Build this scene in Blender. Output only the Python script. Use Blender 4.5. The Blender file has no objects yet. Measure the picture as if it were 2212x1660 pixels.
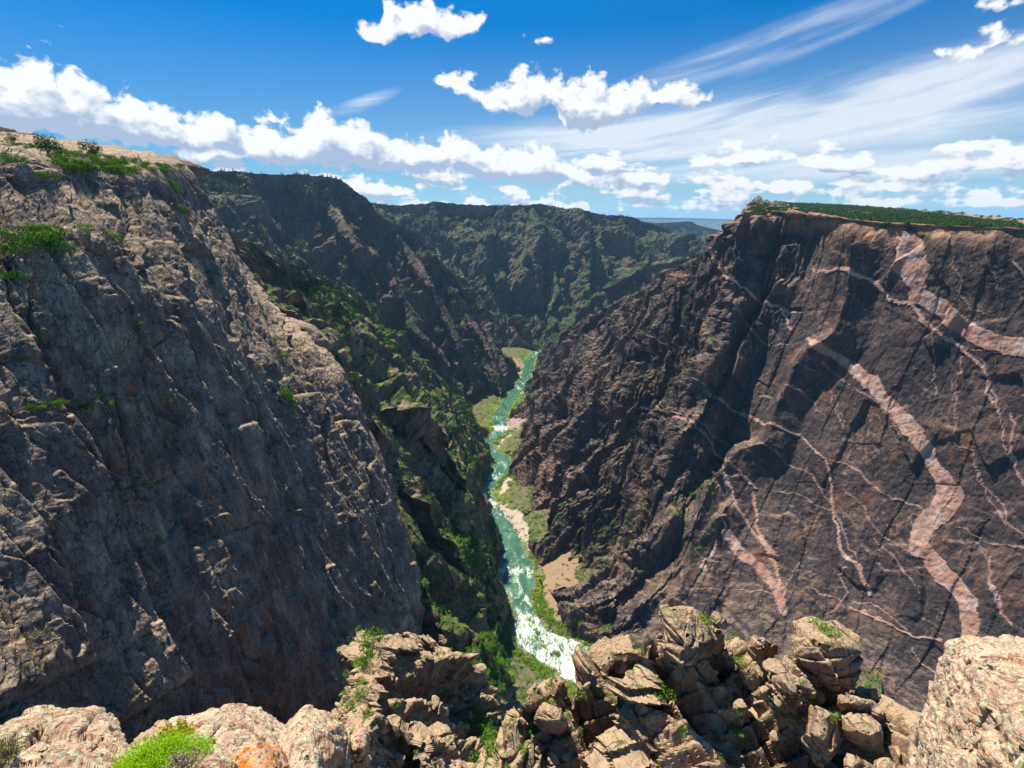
import bpy, math, random
import numpy as np
from concurrent.futures import ThreadPoolExecutor
random.seed(7); rng = np.random.default_rng(7)
F = 1106.0; CX, CY = 1106.0, 830.0
PITCH = math.atan(352/1106.0)
FW = np.array([0, math.cos(PITCH), -math.sin(PITCH)]); UP = np.array([0, math.sin(PITCH), math.cos(PITCH)]); RT = np.array([1., 0, 0])
ZR = -600.0
def P(px, py, D):
    """point seen in direction (px,py) of the survey view, D metres ahead"""
    return D*(FW + RT*(px-CX)/F + UP*(CY-py)/F)
def B(px, py, z=ZR):
    d = P(px, py, 1.0); return d*(z/d[2])
def BD(px, py, z=ZR):
    d = P(px, py, 1.0); return z/d[2]
def proj(V):
    D = V@FW; return CX+F*(V@RT)/D, CY-F*(V@UP)/D, D
# ---------------------------------------------------------------- noise
def _h(x, y, z, s):
    n = (x.astype(np.uint32)*np.uint32(374761393)) ^ (y.astype(np.uint32)*np.uint32(668265263)) ^ (z.astype(np.uint32)*np.uint32(2147483647-1640531)) ^ np.uint32((s*362437+12345) & 0xffffffff)
    n = (n ^ (n >> np.uint32(13)))*np.uint32(1274126177); n ^= n >> np.uint32(16)
    n = n*np.uint32(2246822519); n ^= n >> np.uint32(15)
    return n
def _f(n): return (n & np.uint32(0xffffff)).astype(np.float32)*np.float32(1/16777216.0)
POOL = ThreadPoolExecutor(4)
def par(fn, p, *a):
    n = len(p)
    if n < 20000: return fn(p, *a)
    ch = np.array_split(np.arange(n), 8)
    res = list(POOL.map(lambda c: fn(p[c[0]:c[-1]+1], *a), ch))
    if isinstance(res[0], tuple): return tuple(np.concatenate([r[k] for r in res]) for k in range(len(res[0])))
    return np.concatenate(res)
def _vn(p, s):
    p = p.astype(np.float32); i = np.floor(p); f = p-i; i = i.astype(np.int64)
    f = f*f*f*(f*(f*6-15)+10)
    out = 0
    for dx in (0, 1):
        wx = f[:, 0] if dx else 1-f[:, 0]
        for dy in (0, 1):
            wy = f[:, 1] if dy else 1-f[:, 1]
            for dz in (0, 1):
                wz = f[:, 2] if dz else 1-f[:, 2]
                out = out + wx*wy*wz*_f(_h(i[:, 0]+dx, i[:, 1]+dy, i[:, 2]+dz, s))
    return out*2-1
def vn(p, s=0): return par(_vn, p, s)
def fbm(p, o=4, s=0, g=.5):
    a, t, out = 1., 0., 0
    for k in range(o):
        out = out+a*vn(p*(2.03**k)+k*7.31, s+k); t += a; a *= g
    return out/t*1.6
def ridged(p, o=4, s=0, g=.5):
    a, t, out = 1., 0., 0
    for k in range(o):
        out = out+a*(1-np.abs(vn(p*(2.07**k)+k*3.7, s+k))*2); t += a; a *= g
    return out/t
def _vor(p, s):
    p = p.astype(np.float32); i = np.floor(p).astype(np.int64); f = (p-i).astype(np.float32)
    n = len(p); F1 = np.full(n, 9, np.float32); F2 = np.full(n, 9, np.float32)
    cid = np.zeros(n, np.uint32); vx = np.zeros((n, 3), np.float32)
    for dx in (-1, 0, 1):
        for dy in (-1, 0, 1):
            for dz in (-1, 0, 1):
                h = _h(i[:, 0]+dx, i[:, 1]+dy, i[:, 2]+dz, s)
                a = (h & np.uint32(1023)).astype(np.float32)/1024; b = ((h >> np.uint32(10)) & np.uint32(1023)).astype(np.float32)/1024; c = ((h >> np.uint32(20)) & np.uint32(1023)).astype(np.float32)/1024
                v = np.stack([dx+a-f[:, 0], dy+b-f[:, 1], dz+c-f[:, 2]], 1)
                d = np.abs(v).max(1)*.35+np.sqrt((v*v).sum(1))*.65
                m = d < F1
                F2 = np.where(m, F1, np.minimum(F2, d)); F1 = np.where(m, d, F1)
                cid = np.where(m, h, cid); vx[m] = v[m]
    return F1, F2, cid, vx
def blocks(p, s=0, tilt=1.0, crack=.5, cw=.09):
    """jointed rock: every block sits at its own depth and tilt, with a crack round it"""
    F1, F2, cid, vx = par(_vor, p, s)
    n = _h(cid.astype(np.int64), cid.astype(np.int64) >> 3, cid.astype(np.int64) >> 7, s+5)
    r = _f(n); t = np.stack([_f(n >> np.uint32(k))-.5 for k in (3, 9, 15)], 1)
    t = np.stack([((n >> np.uint32(k)) & np.uint32(255)).astype(np.float32)/255-.5 for k in (2, 10, 20)], 1)
    return (r-.5)+tilt*(vx*t).sum(1)*1.6-crack*np.exp(-(F2-F1)/cw)
def frame(e1, up=(0, 0, 1)):
    e1 = np.array(e1, float); e1 /= np.linalg.norm(e1); u = np.array(up, float)
    e2 = np.cross(e1, u); e2 /= np.linalg.norm(e2); e3 = np.cross(e1, e2)
    return np.stack([e1, e2, e3], 1)
def joints(p, e1, n, S, L, sd, warp=.3, tilt=1.0, off=.5, crack=.25):
    """two joint sets cutting the rock into tilted slabs with sharp edges; p in metres, S spacing across, L length along e1"""
    w1 = vn(p/(S*3.1)+5, sd+1)*warp+vn(p/(S*1.1)+9, sd+2)*warp*.22; w2 = vn(p/(L*1.3)+2, sd+3)*warp
    q = (p@n)/S+w1; i = np.floor(q).astype(np.int64); f = q-i
    a = (p@e1)/L+w2+_f(_h(i, i*0, i*0, sd))*3; j = np.floor(a).astype(np.int64); g = a-j
    h = _h(i, j, i*0, sd+7); r1 = _f(h); r2 = _f(h >> np.uint32(5)); r3 = ((h >> np.uint32(9)) & np.uint32(255)).astype(np.float32)/255-.5
    ed = np.minimum(f, 1-f)*S; ed2 = np.minimum(g, 1-g)*L; c = np.exp(-np.minimum(ed, ed2)/(S*.05))
    return (tilt*(f-.5)*(.35+r2)*1.15+tilt*(g-.5)*r3*1.4+(r1-.5)*off*2-crack*c).astype(float)
# ---------------------------------------------------------------- polylines seen in the survey view
def pl(px, py, pts):
    pts = np.array(pts, np.float32); best = np.full(px.shape, 1e9, np.float32); wid = np.zeros(px.shape, np.float32); side = np.zeros(px.shape, np.float32)
    w = pts[:, 2] if pts.shape[1] > 2 else np.ones(len(pts), np.float32)
    for k in range(len(pts)-1):
        ax, ay = pts[k, :2]; bx, by = pts[k+1, :2]; L = (bx-ax)**2+(by-ay)**2+1e-6
        t = np.clip(((px-ax)*(bx-ax)+(py-ay)*(by-ay))/L, 0, 1)
        d = np.hypot(px-ax-t*(bx-ax), py-ay-t*(by-ay)); m = d < best
        best = np.where(m, d, best); wid = np.where(m, w[k]+t*(w[k+1]-w[k]), wid)
        side = np.where(m, np.sign((bx-ax)*(py-ay)-(by-ay)*(px-ax)), side)
    return best, wid, side
def inpoly(px, py, poly):
    c = np.zeros(px.shape, bool); n = len(poly)
    for k in range(n):
        x1, y1 = poly[k]; x2, y2 = poly[(k+1) % n]
        if y1 == y2: continue
        c ^= ((y1 > py) != (y2 > py)) & (px < (x2-x1)*(py-y1)/(y2-y1)+x1)
    return c
# ---------------------------------------------------------------- splines and grids
def spl(a, n):
    """cubic (Catmull-Rom) resample along axis 0 to n samples, spaced by chord length"""
    a = np.array(a, float); k = len(a)
    fl = a.reshape(k, -1)
    seg = np.linalg.norm(np.diff(fl, axis=0), axis=1)**.5 if k > 2 else np.ones(k-1)
    cs = np.concatenate([[0], np.cumsum(seg)]); cs /= cs[-1]
    t = np.interp(np.linspace(0, 1, n), cs, np.arange(k))
    i = np.clip(t.astype(int), 0, k-2); f = (t-i).reshape((-1,)+(1,)*(a.ndim-1))
    g = lambda j: a[np.clip(j, 0, k-1)]
    p0, p1, p2, p3 = g(i-1), g(i), g(i+1), g(i+2)
    p0 = np.where((i == 0).reshape(f.shape), 2*p1-p2, p0); p3 = np.where((i == k-2).reshape(f.shape), 2*p2-p1, p3)
    return .5*((2*p1)+(-p0+p2)*f+(2*p0-5*p1+4*p2-p3)*f*f+(-p0+3*p1-3*p2+p3)*f**3)
def gnorm(G, sign=None):
    du = np.gradient(G, axis=0); dv = np.gradient(G, axis=1)
    N = np.cross(du, dv); N /= np.linalg.norm(N, axis=2, keepdims=True)+1e-9
    return N
def smooth(A, n):
    for _ in range(n):
        A = np.concatenate([A[:1], A, A[-1:]], 0); A = (A[:-2]+2*A[1:-1]+A[2:])/4
        A = np.concatenate([A[:, :1], A, A[:, -1:]], 1); A = (A[:, :-2]+2*A[:, 1:-1]+A[:, 2:])/4
    return A
COL = bpy.context.scene.collection
def link(o, parent=None):
    COL.objects.link(o)
    if parent is not None: o.parent = parent
    return o
def tag(o, label=None, cat=None, group=None, kind=None):
    if label: o['label'] = label
    if cat: o['category'] = cat
    if group: o['group'] = group
    if kind: o['kind'] = kind
    return o
def mesh_np(name, V, faces, mat, attrs=None, smooth_=True, parent=None):
    """V (n,3); faces (m,3 or 4) int"""
    me = bpy.data.meshes.new(name); V = np.ascontiguousarray(V, np.float32); k = faces.shape[1]
    me.vertices.add(len(V)); me.vertices.foreach_set('co', V.ravel())
    me.loops.add(faces.size); me.loops.foreach_set('vertex_index', faces.ravel().astype(np.int32))
    me.polygons.add(len(faces)); me.polygons.foreach_set('loop_start', np.arange(0, faces.size, k, dtype=np.int32))
    try: me.polygons.foreach_set('loop_total', np.full(len(faces), k, np.int32))
    except Exception: pass
    me.polygons.foreach_set('use_smooth', np.full(len(faces), smooth_, bool))
    for an, av in (attrs or {}).items():
        at = me.attributes.new(an, 'FLOAT', 'POINT'); at.data.foreach_set('value', np.ascontiguousarray(av, np.float32).ravel())
    me.update(calc_edges=True)
    if mat: me.materials.append(mat)
    return link(bpy.data.objects.new(name, me), parent)
def gfaces(nu, nv, wrap=False):
    i = np.arange(nu*nv).reshape(nu, nv)
    if wrap: i = np.concatenate([i, i[:1]], 0)
    return np.stack([i[:-1, :-1], i[1:, :-1], i[1:, 1:], i[:-1, 1:]], -1).reshape(-1, 4)
def grid_obj(name, G, mat, attrs=None, flip=False, parent=None):
    nu, nv, _ = G.shape; f = gfaces(nu, nv)
    if flip: f = f[:, ::-1]
    return mesh_np(name, G.reshape(-1, 3), np.ascontiguousarray(f), mat, attrs, parent=parent)
LAND = {}
def land(name, G, mat, disp, attrs=None, save=None, fade=None, post=None):
    """displace the grid by a list of functions(points, px, py) -> metres along the smoothed normal, then build it"""
    nu, nv, _ = G.shape
    N0 = gnorm(G); flip = N0[..., 2].mean() < 0
    px, py, D = proj(G.reshape(-1, 3)); S = G.reshape(-1, 3).copy()
    NB = gnorm(smooth(G, 20)); NB = -NB if flip else NB
    for fn, n in disp:
        N = NB if n >= 6 else gnorm(smooth(G, n*4)); N = -N if flip and n < 6 else N
        d = np.asarray(fn(S, px, py, G.reshape(-1, 3)), float).reshape(nu, nv, 1)
        if fade is not None: d = d*fade
        G = G+N*(smooth(d, 1) if n >= 8 else d)
    if post: G = post(G)
    at = {k: f(S, px, py) for k, f in (attrs or {}).items()}
    o = grid_obj(name, G, mat, at, flip=flip); o.data.polygons.foreach_set('use_smooth', np.zeros(len(o.data.polygons), bool))
    N = gnorm(G); N = -N if flip else N
    LAND[save or name] = (G.reshape(-1, 3), N.reshape(-1, 3))
    tag(o, kind='structure'); return o
def ridge(crest, zb, near=(1.0,), far=1.0, nu=260, nv=120, side=1, prof=None, farw=.35, wid=1.0, taper=True):
    """a spur: crest points, flanks falling to zb on both sides. near/far = tan of the slope angle"""
    C = spl(np.array([P(*c[:3]) for c in crest]), nu)
    T = np.gradient(C, axis=0); T[:, 2] = 0; T = np.stack([np.convolve(np.pad(T[:, k], 12, 'edge'), np.ones(25)/25, 'valid') for k in range(3)], 1)
    T /= np.linalg.norm(T, axis=1, keepdims=True)
    N = np.stack([T[:, 1], -T[:, 0], T[:, 2]*0], 1)*side
    nf = int(nv*farw); t = np.concatenate([-np.linspace(1, 0, nf, endpoint=False), np.linspace(0, 1, nv-nf)])
    H = np.maximum(C[:, 2]-zb, 4)[:, None]
    if prof is None: prof = [(0, 0), (.04, .12), (.3, .45), (.55, .66), (1, 1)]      # (horizontal fraction, drop fraction)
    pr = np.array(prof, float); at = np.abs(t)
    pp = spl(pr, 60); hx = np.interp(at, np.linspace(0, 1, 60), pp[:, 0]); hz = np.interp(at, np.linspace(0, 1, 60), pp[:, 1])
    na = np.interp(np.linspace(0, 1, nu), np.linspace(0, 1, len(near)), near)[:, None]
    off = np.where(t < 0, -hx[None]*H/far, hx[None]*H/na)*wid
    G = C[:, None]+N[:, None]*off[..., None]; G[..., 2] = C[:, 2:3]-H*hz[None]
    return G
# ---------------------------------------------------------------- materials
class NT:
    def __init__(s, tree): s.t = tree; s.n = tree.nodes; s.l = tree.links
    def __call__(s, typ, props=None, **inp):
        nd = s.n.new(typ)
        for k, v in (props or {}).items(): setattr(nd, k, v)
        for k, v in inp.items():
            key = int(k[1:]) if k[0] == '_' and k[1:].isdigit() else k.replace('__', ' ')
            s.set(nd.inputs[key], v)
        return nd
    def set(s, sock, v):
        if isinstance(v, bpy.types.NodeSocket): s.l.new(v, sock)
        elif isinstance(v, bpy.types.Node): s.l.new(v.outputs[0], sock)
        elif isinstance(v, (tuple, list)) and sock.type == 'RGBA' and len(v) == 3: sock.default_value = (*v, 1)
        else: sock.default_value = v
    def m(s, op, a, b=None, c=None, clamp=False):
        nd = s.n.new('ShaderNodeMath'); nd.operation = op; nd.use_clamp = clamp
        for k, v in enumerate((a, b, c)):
            if v is not None: s.set(nd.inputs[k], v)
        return nd.outputs[0]
    def vm(s, op, a, b=None, sc=None):
        nd = s.n.new('ShaderNodeVectorMath'); nd.operation = op
        s.set(nd.inputs[0], a)
        if b is not None: s.set(nd.inputs[1], b)
        if sc is not None: s.set(nd.inputs['Scale'], sc)
        return nd.outputs['Value'] if op in ('LENGTH', 'DOT_PRODUCT', 'DISTANCE') else nd.outputs[0]
    def rng(s, v, a, b, c=0., d=1., mode='LINEAR'):
        nd = s.n.new('ShaderNodeMapRange'); nd.interpolation_type = mode; nd.clamp = True
        for k, x in enumerate((v, a, b, c, d)): s.set(nd.inputs[k], x)
        return nd.outputs[0]
    def mix(s, f, a, b, mode='MIX'):
        nd = s.n.new('ShaderNodeMix'); nd.data_type = 'RGBA'; nd.blend_type = mode; nd.clamp_factor = True
        s.set(nd.inputs[0], f); s.set(nd.inputs[6], a); s.set(nd.inputs[7], b); return nd.outputs[2]
    def noise(s, vec, scale, det=4., rough=.55, dist=0., lac=2., typ='FBM'):
        nd = s.n.new('ShaderNodeTexNoise'); nd.noise_type = typ
        s.set(nd.inputs['Vector'], vec)
        for k, v in (('Scale', scale), ('Detail', det), ('Roughness', rough), ('Distortion', dist), ('Lacunarity', lac)): s.set(nd.inputs[k], v)
        return nd.outputs[0]
    def vor(s, vec, scale, feat='F1', rand=1.):
        nd = s.n.new('ShaderNodeTexVoronoi'); nd.feature = feat
        s.set(nd.inputs['Vector'], vec); s.set(nd.inputs['Scale'], scale); s.set(nd.inputs['Randomness'], rand); return nd
    def mapping(s, vec, rot=(0, 0, 0), sc=(1, 1, 1), loc=(0, 0, 0)):
        nd = s.n.new('ShaderNodeMapping'); s.set(nd.inputs[0], vec)
        nd.inputs['Rotation'].default_value = rot; nd.inputs['Scale'].default_value = sc; nd.inputs['Location'].default_value = loc
        return nd.outputs[0]
    def sep(s, v): return s('ShaderNodeSeparateXYZ', _0=v).outputs
    def attr(s, name): return s('ShaderNodeAttribute', {'attribute_name': name}).outputs['Fac']
def new_mat(name):
    m = bpy.data.materials.new(name); m.use_nodes = True; m.node_tree.nodes.clear(); return m, NT(m.node_tree)
def finish(n, col, rough=.9, bump=None, bstr=.5, bdist=1., spec=.2, extra=None):
    b = n('ShaderNodeBsdfPrincipled'); n.set(b.inputs['Base Color'], col); n.set(b.inputs['Roughness'], rough)
    b.inputs['Specular IOR Level'].default_value = spec
    if bump is not None:
        bp = n('ShaderNodeBump', Height=bump); n.set(bp.inputs['Strength'], bstr); n.set(bp.inputs['Distance'], bdist); n.l.new(bp.outputs[0], b.inputs['Normal'])
    for k, v in (extra or {}).items(): n.set(b.inputs[k], v)
    n('ShaderNodeOutputMaterial', Surface=b.outputs[0]); return b
def rock_mat(name, c, scale, streak=None, stain=None, stain_amt=.5, veg=None, veg_th=.55, veg_noise=(.5, .62), veins=None, bscale=None, bdist=None, lit=None, thin=None, lichen=None, cracks=False, seams=0., lit_th=(.35, .75)):
    """c: dark, mid, light base colours; scale: metres of the main colour patches"""
    m, n = new_mat(name)
    co = n('ShaderNodeNewGeometry').outputs['Position']; geo = n('ShaderNodeNewGeometry')
    st = n.mapping(co, *(streak or ((0, 0, 0), (1, 1, .25))))
    a = n.noise(co, 1/scale, 4., .6, .3); b = n.noise(st, 4/scale, 4., .65, .4); f = n.noise(st, 22/scale, 4., .7)
    v = n.m('ADD', n.m('MULTIPLY', a, .45), n.m('ADD', n.m('MULTIPLY', b, .4), n.m('MULTIPLY', f, .25)))
    ramp = n('ShaderNodeValToRGB', Fac=v); e = ramp.color_ramp.elements
    e[0].position = .40; e[0].color = (*c[0], 1); e[1].position = .70; e[1].color = (*c[2], 1)
    x = e.new(.54); x.color = (*c[1], 1)
    col = ramp.outputs[0]
    nz = n.sep(geo.outputs['Normal'])[2]
    if stain:
        k = n.noise(n.mapping(co, (0, 0, 0), (1, 1, .45), (31, 7, 3)), 1.6/scale, 5., .6, .8)
        col = n.mix(n.m('MULTIPLY', n.rng(k, .56, .68), stain_amt), col, stain)
    if lit:                                      # sunlit tone painted into the colour of upward-facing ledges and shoulders
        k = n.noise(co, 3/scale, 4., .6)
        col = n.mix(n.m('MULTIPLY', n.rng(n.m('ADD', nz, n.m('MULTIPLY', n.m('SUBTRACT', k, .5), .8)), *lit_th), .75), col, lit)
    if seams:                                    # dark crack lines painted into the colour: crevice shade along with rock varnish
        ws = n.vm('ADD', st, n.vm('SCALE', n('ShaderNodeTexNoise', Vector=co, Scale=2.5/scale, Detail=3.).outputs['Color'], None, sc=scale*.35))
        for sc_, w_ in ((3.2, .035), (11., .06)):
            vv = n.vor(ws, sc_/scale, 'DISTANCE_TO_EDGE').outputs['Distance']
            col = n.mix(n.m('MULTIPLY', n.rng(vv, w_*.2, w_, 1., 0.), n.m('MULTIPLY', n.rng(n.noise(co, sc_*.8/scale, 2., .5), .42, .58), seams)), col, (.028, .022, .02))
    if thin:
        wv = n.vm('ADD', co, n.vm('SCALE', n('ShaderNodeTexNoise', Vector=co, Scale=2.2/scale, Detail=2.).outputs['Color'], None, sc=scale*.9))
        for q, (sc_, w_, am) in enumerate(((1.1, .012, .8), (3.6, .018, .55))):
            vv = n.vor(n.mapping(wv, (0.4*q, .8, .3), (1, 1, .6), (q*9.1, 0, 3)), sc_/scale, 'DISTANCE_TO_EDGE').outputs['Distance']
            gate = n.rng(n.noise(co, .9*sc_/scale, 2., .5), .47, .56)
            col = n.mix(n.m('MULTIPLY', n.m('MULTIPLY', n.rng(vv, w_*.35, w_*1.5, 1., 0.), gate), am), col, thin)
    if veins:
        rr = n.m('MULTIPLY', n.attr('rimrock'), n.rng(n.noise(n.mapping(co, (0, 0, 0), (1, 1, .3)), .03, 5., .65), .38, .55)); col = n.mix(n.m('MULTIPLY', rr, .85), col, n.mix(n.noise(st, .12, 5., .7), (.20, .105, .06), (.50, .29, .17)))
        va = n.attr('vein'); vc = n.mix(n.rng(n.noise(co, .035, 5., .65), .42, .6), veins[0], veins[1])
        vc = n.mix(n.m('MULTIPLY', n.noise(st, .5, 5., .75), .35), vc, tuple(x*.45 for x in veins[0]))
        col = n.mix(va, col, vc)
    if lichen:
        for q, (lc, th, ls) in enumerate(lichen):
            k = n.noise(n.mapping(co, (0, 0, 0), (1, 1, 1), (q*5.3, q*2.1, 0)), ls/scale, 9., .72, .3)
            col = n.mix(n.rng(k, th, th+.04), col, n.mix(n.noise(co, ls*14/scale, 3., .7), lc, tuple(x*.6 for x in lc)))
    if veg:
        k = n.noise(co, 2.5/scale, 8., .68, .3)
        g1 = n.rng(k, veg_noise[0], veg_noise[1]); g2 = n.rng(nz, veg_th-.15, veg_th+.15)
        vc = n.mix(n.rng(n.noise(co, 9/scale, 5., .7), .4, .6), veg[0], veg[1])
        col = n.mix(n.m('MULTIPLY', g1, g2), col, vc)
    bs = bscale or scale*.3
    fac = n.vor(n.vm('ADD', st, n.vm('SCALE', n('ShaderNodeTexNoise', Vector=co, Scale=1.2/bs, Detail=2.).outputs['Color'], None, sc=bs*.5)), 1.1/bs, 'F1'); fac.distance = 'CHEBYCHEV'
    h = n.m('ADD', n.noise(st, 1/bs, 8., .72, .2), n.m('MULTIPLY', fac.outputs['Distance'], .8))
    if cracks:
        cr = n.rng(n.vor(n.vm('ADD', st, n.vm('SCALE', n('ShaderNodeTexNoise', Vector=co, Scale=1.5/bs, Detail=2.).outputs['Color'], None, sc=bs*.9)), .5/bs, 'DISTANCE_TO_EDGE').outputs['Distance'], 0., .03)
        h = n.m('ADD', h, n.m('MULTIPLY', cr, .22))
    finish(n, col, n.rng(a, .3, .7, .72, .95), h, 1., bdist or bs*.55, .25)
    return m
MAT = {}
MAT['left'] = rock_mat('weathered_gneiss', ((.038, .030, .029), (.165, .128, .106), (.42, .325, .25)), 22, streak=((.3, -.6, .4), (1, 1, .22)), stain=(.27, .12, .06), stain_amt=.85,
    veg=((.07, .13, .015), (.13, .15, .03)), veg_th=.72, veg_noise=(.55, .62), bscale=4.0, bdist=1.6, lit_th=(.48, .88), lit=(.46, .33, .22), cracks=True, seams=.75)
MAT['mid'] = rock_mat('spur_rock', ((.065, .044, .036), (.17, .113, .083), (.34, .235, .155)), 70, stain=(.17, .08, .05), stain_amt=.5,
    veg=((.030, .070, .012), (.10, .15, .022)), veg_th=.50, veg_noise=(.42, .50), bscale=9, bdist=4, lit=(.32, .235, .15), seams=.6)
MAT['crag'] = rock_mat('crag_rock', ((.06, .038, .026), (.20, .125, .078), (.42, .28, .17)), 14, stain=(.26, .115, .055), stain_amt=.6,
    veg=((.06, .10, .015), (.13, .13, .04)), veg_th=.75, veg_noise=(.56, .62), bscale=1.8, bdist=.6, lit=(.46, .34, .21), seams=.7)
MAT['near'] = rock_mat('lichened_granite', ((.17, .10, .07), (.45, .30, .205), (.68, .52, .40)), .55, streak=((0, 0, 0), (1, 1, 1)), stain=(.50, .25, .12), stain_amt=.5, bscale=.10, bdist=.035, cracks=True,
    lichen=[((.60, .58, .38), .515, 11.), ((.52, .25, .11), .57, 6.), ((.60, .60, .42), .575, 22.), ((.66, .25, .04), .66, 5.), ((.07, .06, .045), .585, 14.), ((.05, .045, .04), .60, 30.)])
MAT['orange'] = rock_mat('orange_lichened_granite', ((.17, .10, .07), (.40, .25, .17), (.58, .42, .30)), .4, streak=((0, 0, 0), (1, 1, 1)), bscale=.08, bdist=.02,
    lichen=[((.66, .20, .02), .49, 5.), ((.62, .42, .06), .56, 10.), ((.55, .52, .36), .57, 14.), ((.08, .07, .05), .58, 16.)])
MAT['far'] = rock_mat('far_rock', ((.050, .036, .038), (.14, .090, .082), (.30, .195, .155)), 120, stain=(.15, .075, .055), stain_amt=.4,
    veg=((.022, .055, .016), (.055, .095, .02)), veg_th=.55, veg_noise=(.45, .54), bscale=30, bdist=14)
MAT['forest'] = rock_mat('forested_slope', ((.07, .05, .047), (.16, .108, .088), (.30, .20, .145)), 150, stain=(.17, .08, .05), stain_amt=.3,
    veg=((.022, .055, .018), (.055, .090, .022)), veg_th=.44, veg_noise=(.37, .47), bscale=30, bdist=14)
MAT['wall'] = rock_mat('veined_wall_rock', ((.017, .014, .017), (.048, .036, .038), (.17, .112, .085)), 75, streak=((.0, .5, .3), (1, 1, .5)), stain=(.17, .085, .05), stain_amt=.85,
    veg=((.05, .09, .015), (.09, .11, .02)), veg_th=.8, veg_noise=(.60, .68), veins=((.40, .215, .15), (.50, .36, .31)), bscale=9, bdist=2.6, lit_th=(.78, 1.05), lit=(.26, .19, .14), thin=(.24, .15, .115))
# ---------------------------------------------------------------- sky, sun, camera
SUN_AZ, SUN_EL = math.radians(-43), math.radians(63)      # azimuth from the view direction (+Y), negative = left
def build_world():
    sc = bpy.context.scene; w = bpy.data.worlds.new('World'); sc.world = w; w.use_nodes = True; w.node_tree.nodes.clear(); n = NT(w.node_tree)
    sky = n('ShaderNodeTexSky'); sky.sky_type = 'NISHITA'; sky.sun_disc = False; sky.sun_elevation = SUN_EL; sky.sun_rotation = SUN_AZ
    sky.altitude = 2400; sky.air_density = 1.0; sky.dust_density = .3; sky.ozone_density = 2.5
    clear = n('ShaderNodeHueSaturation', Color=sky.outputs[0], Saturation=SKY_SAT, Value=SKY_VAL).outputs[0]
    clear = n.mix(1., clear, SKY_TINT, 'MULTIPLY')
    d = n('ShaderNodeTexCoord').outputs['Generated']; x, y, z = n.sep(d)
    az = n.m('ARCTAN2', x, y); hyp = n.m('SQRT', n.m('ADD', n.m('MULTIPLY', x, x), n.m('MULTIPLY', y, y))); el = n.m('ARCTAN2', z, hyp)
    ang = n('ShaderNodeCombineXYZ', X=az, Y=el).outputs[0]
    clear = n.mix(1., clear, n.mix(n.rng(z, .0, .42), (.34, .40, .47), (1., 1., 1.)), 'MULTIPLY')
    zc = n.m('ADD', n.m('MAXIMUM', z, 0.), .035)
    plane = n('ShaderNodeCombineXYZ', X=n.m('DIVIDE', x, zc), Y=n.m('DIVIDE', y, zc), Z=0.).outputs[0]
    # cloud density group: shape field minus noise threshold
    def make_group(hq):
      g = bpy.data.node_groups.new('cumulus', 'ShaderNodeTree'); g.interface.new_socket('V', in_out='INPUT', socket_type='NodeSocketVector'); g.interface.new_socket('D', in_out='OUTPUT', socket_type='NodeSocketFloat')
      gi = g.nodes.new('NodeGroupInput'); go = g.nodes.new('NodeGroupOutput'); q = NT(g); V = gi.outputs[0]
      wob = q.vm('SUBTRACT', q('ShaderNodeTexNoise', Vector=V, Scale=14., Detail=3. if hq else 1., Roughness=.6).outputs['Color'], (.5, .5, .5))
      Vw = q.sep(q.vm('ADD', V, q.vm('SCALE', wob, None, sc=.03))); best = None
      def curve(fac, pts):
          nd = g.nodes.new('ShaderNodeFloatCurve'); c = nd.mapping.curves[0]; nd.mapping.extend = 'HORIZONTAL'
          pts = sorted(pts)
          c.points[0].location = pts[0]; c.points[1].location = pts[-1]
          for p_ in pts[1:-1]: c.points.new(*p_)
          for p_ in c.points: p_.handle_type = 'VECTOR' if len(pts) > 99 else 'AUTO_CLAMPED'
          nd.mapping.update(); q.set(nd.inputs[1], fac); return nd.outputs[0]
      fa = q.m('MULTIPLY_ADD', Vw[0], .5, .5)
      for soft, rows in CLOUDS:                      # every bank: its top and underside as functions of the azimuth
          T, Bt = [], []
          for px, y0, y1 in rows:
              for yy, out in ((y0, T), (y1, Bt)):
                  dd = P(px, yy, 1.0); out.append((math.atan2(dd[0], dd[1])*.5+.5, math.atan2(dd[2], math.hypot(dd[0], dd[1]))*1.25))
          up = q.m('SUBTRACT', curve(fa, T), q.m('MULTIPLY', Vw[1], 1.25)); dn = q.m('SUBTRACT', q.m('MULTIPLY', q.m('ADD', Vw[1], 0.), 1.25), curve(fa, Bt))
          r = q.m('MINIMUM', q.m('MULTIPLY', q.m('MINIMUM', up, q.m('MULTIPLY', dn, 2.2)), soft), .7)
          best = r if best is None else q.m('MAXIMUM', best, r)
      # open rows of small cumulus towards the horizon
      ee = q.sep(V)[1]; band = q.m('MULTIPLY', q.rng(ee, .0, .02), q.rng(ee, .10, .17, 1., 0.))
      small = q.noise(q.mapping(V, (0, 0, 0), (1, 3.6, 1)), 9., 3., .5)
      best = q.m('MAXIMUM', best, q.m('SUBTRACT', q.m('MULTIPLY', q.m('SUBTRACT', small, .405), q.m('MULTIPLY', band, 2.2)), q.m('MULTIPLY_ADD', band, -.44, .5)))
      bill = q.noise(q.mapping(V, (0, 0, 0), (1, 1.25, 1)), 26., 8. if hq else 3., .60, .25)
      vb = .3 if not hq else q.vor(q.vm('ADD', q.mapping(V, (0, 0, 0), (1, 1.2, 1)), q.vm('SCALE', wob, None, sc=.03)), 60.).outputs['Distance']
      dn = q.m('ADD', best, q.m('MULTIPLY', q.m('SUBTRACT', bill, .5), 1.15)); dn = q.m('ADD', dn, q.m('MULTIPLY', q.m('SUBTRACT', .42, vb), .16))
      g.links.new(dn, go.inputs[0])
      return g
    G1, G0_ = make_group(True), make_group(False)
    def cum(vec, g):
        nd = n.n.new('ShaderNodeGroup'); nd.node_tree = g; n.set(nd.inputs[0], vec); return nd.outputs[0]
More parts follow.
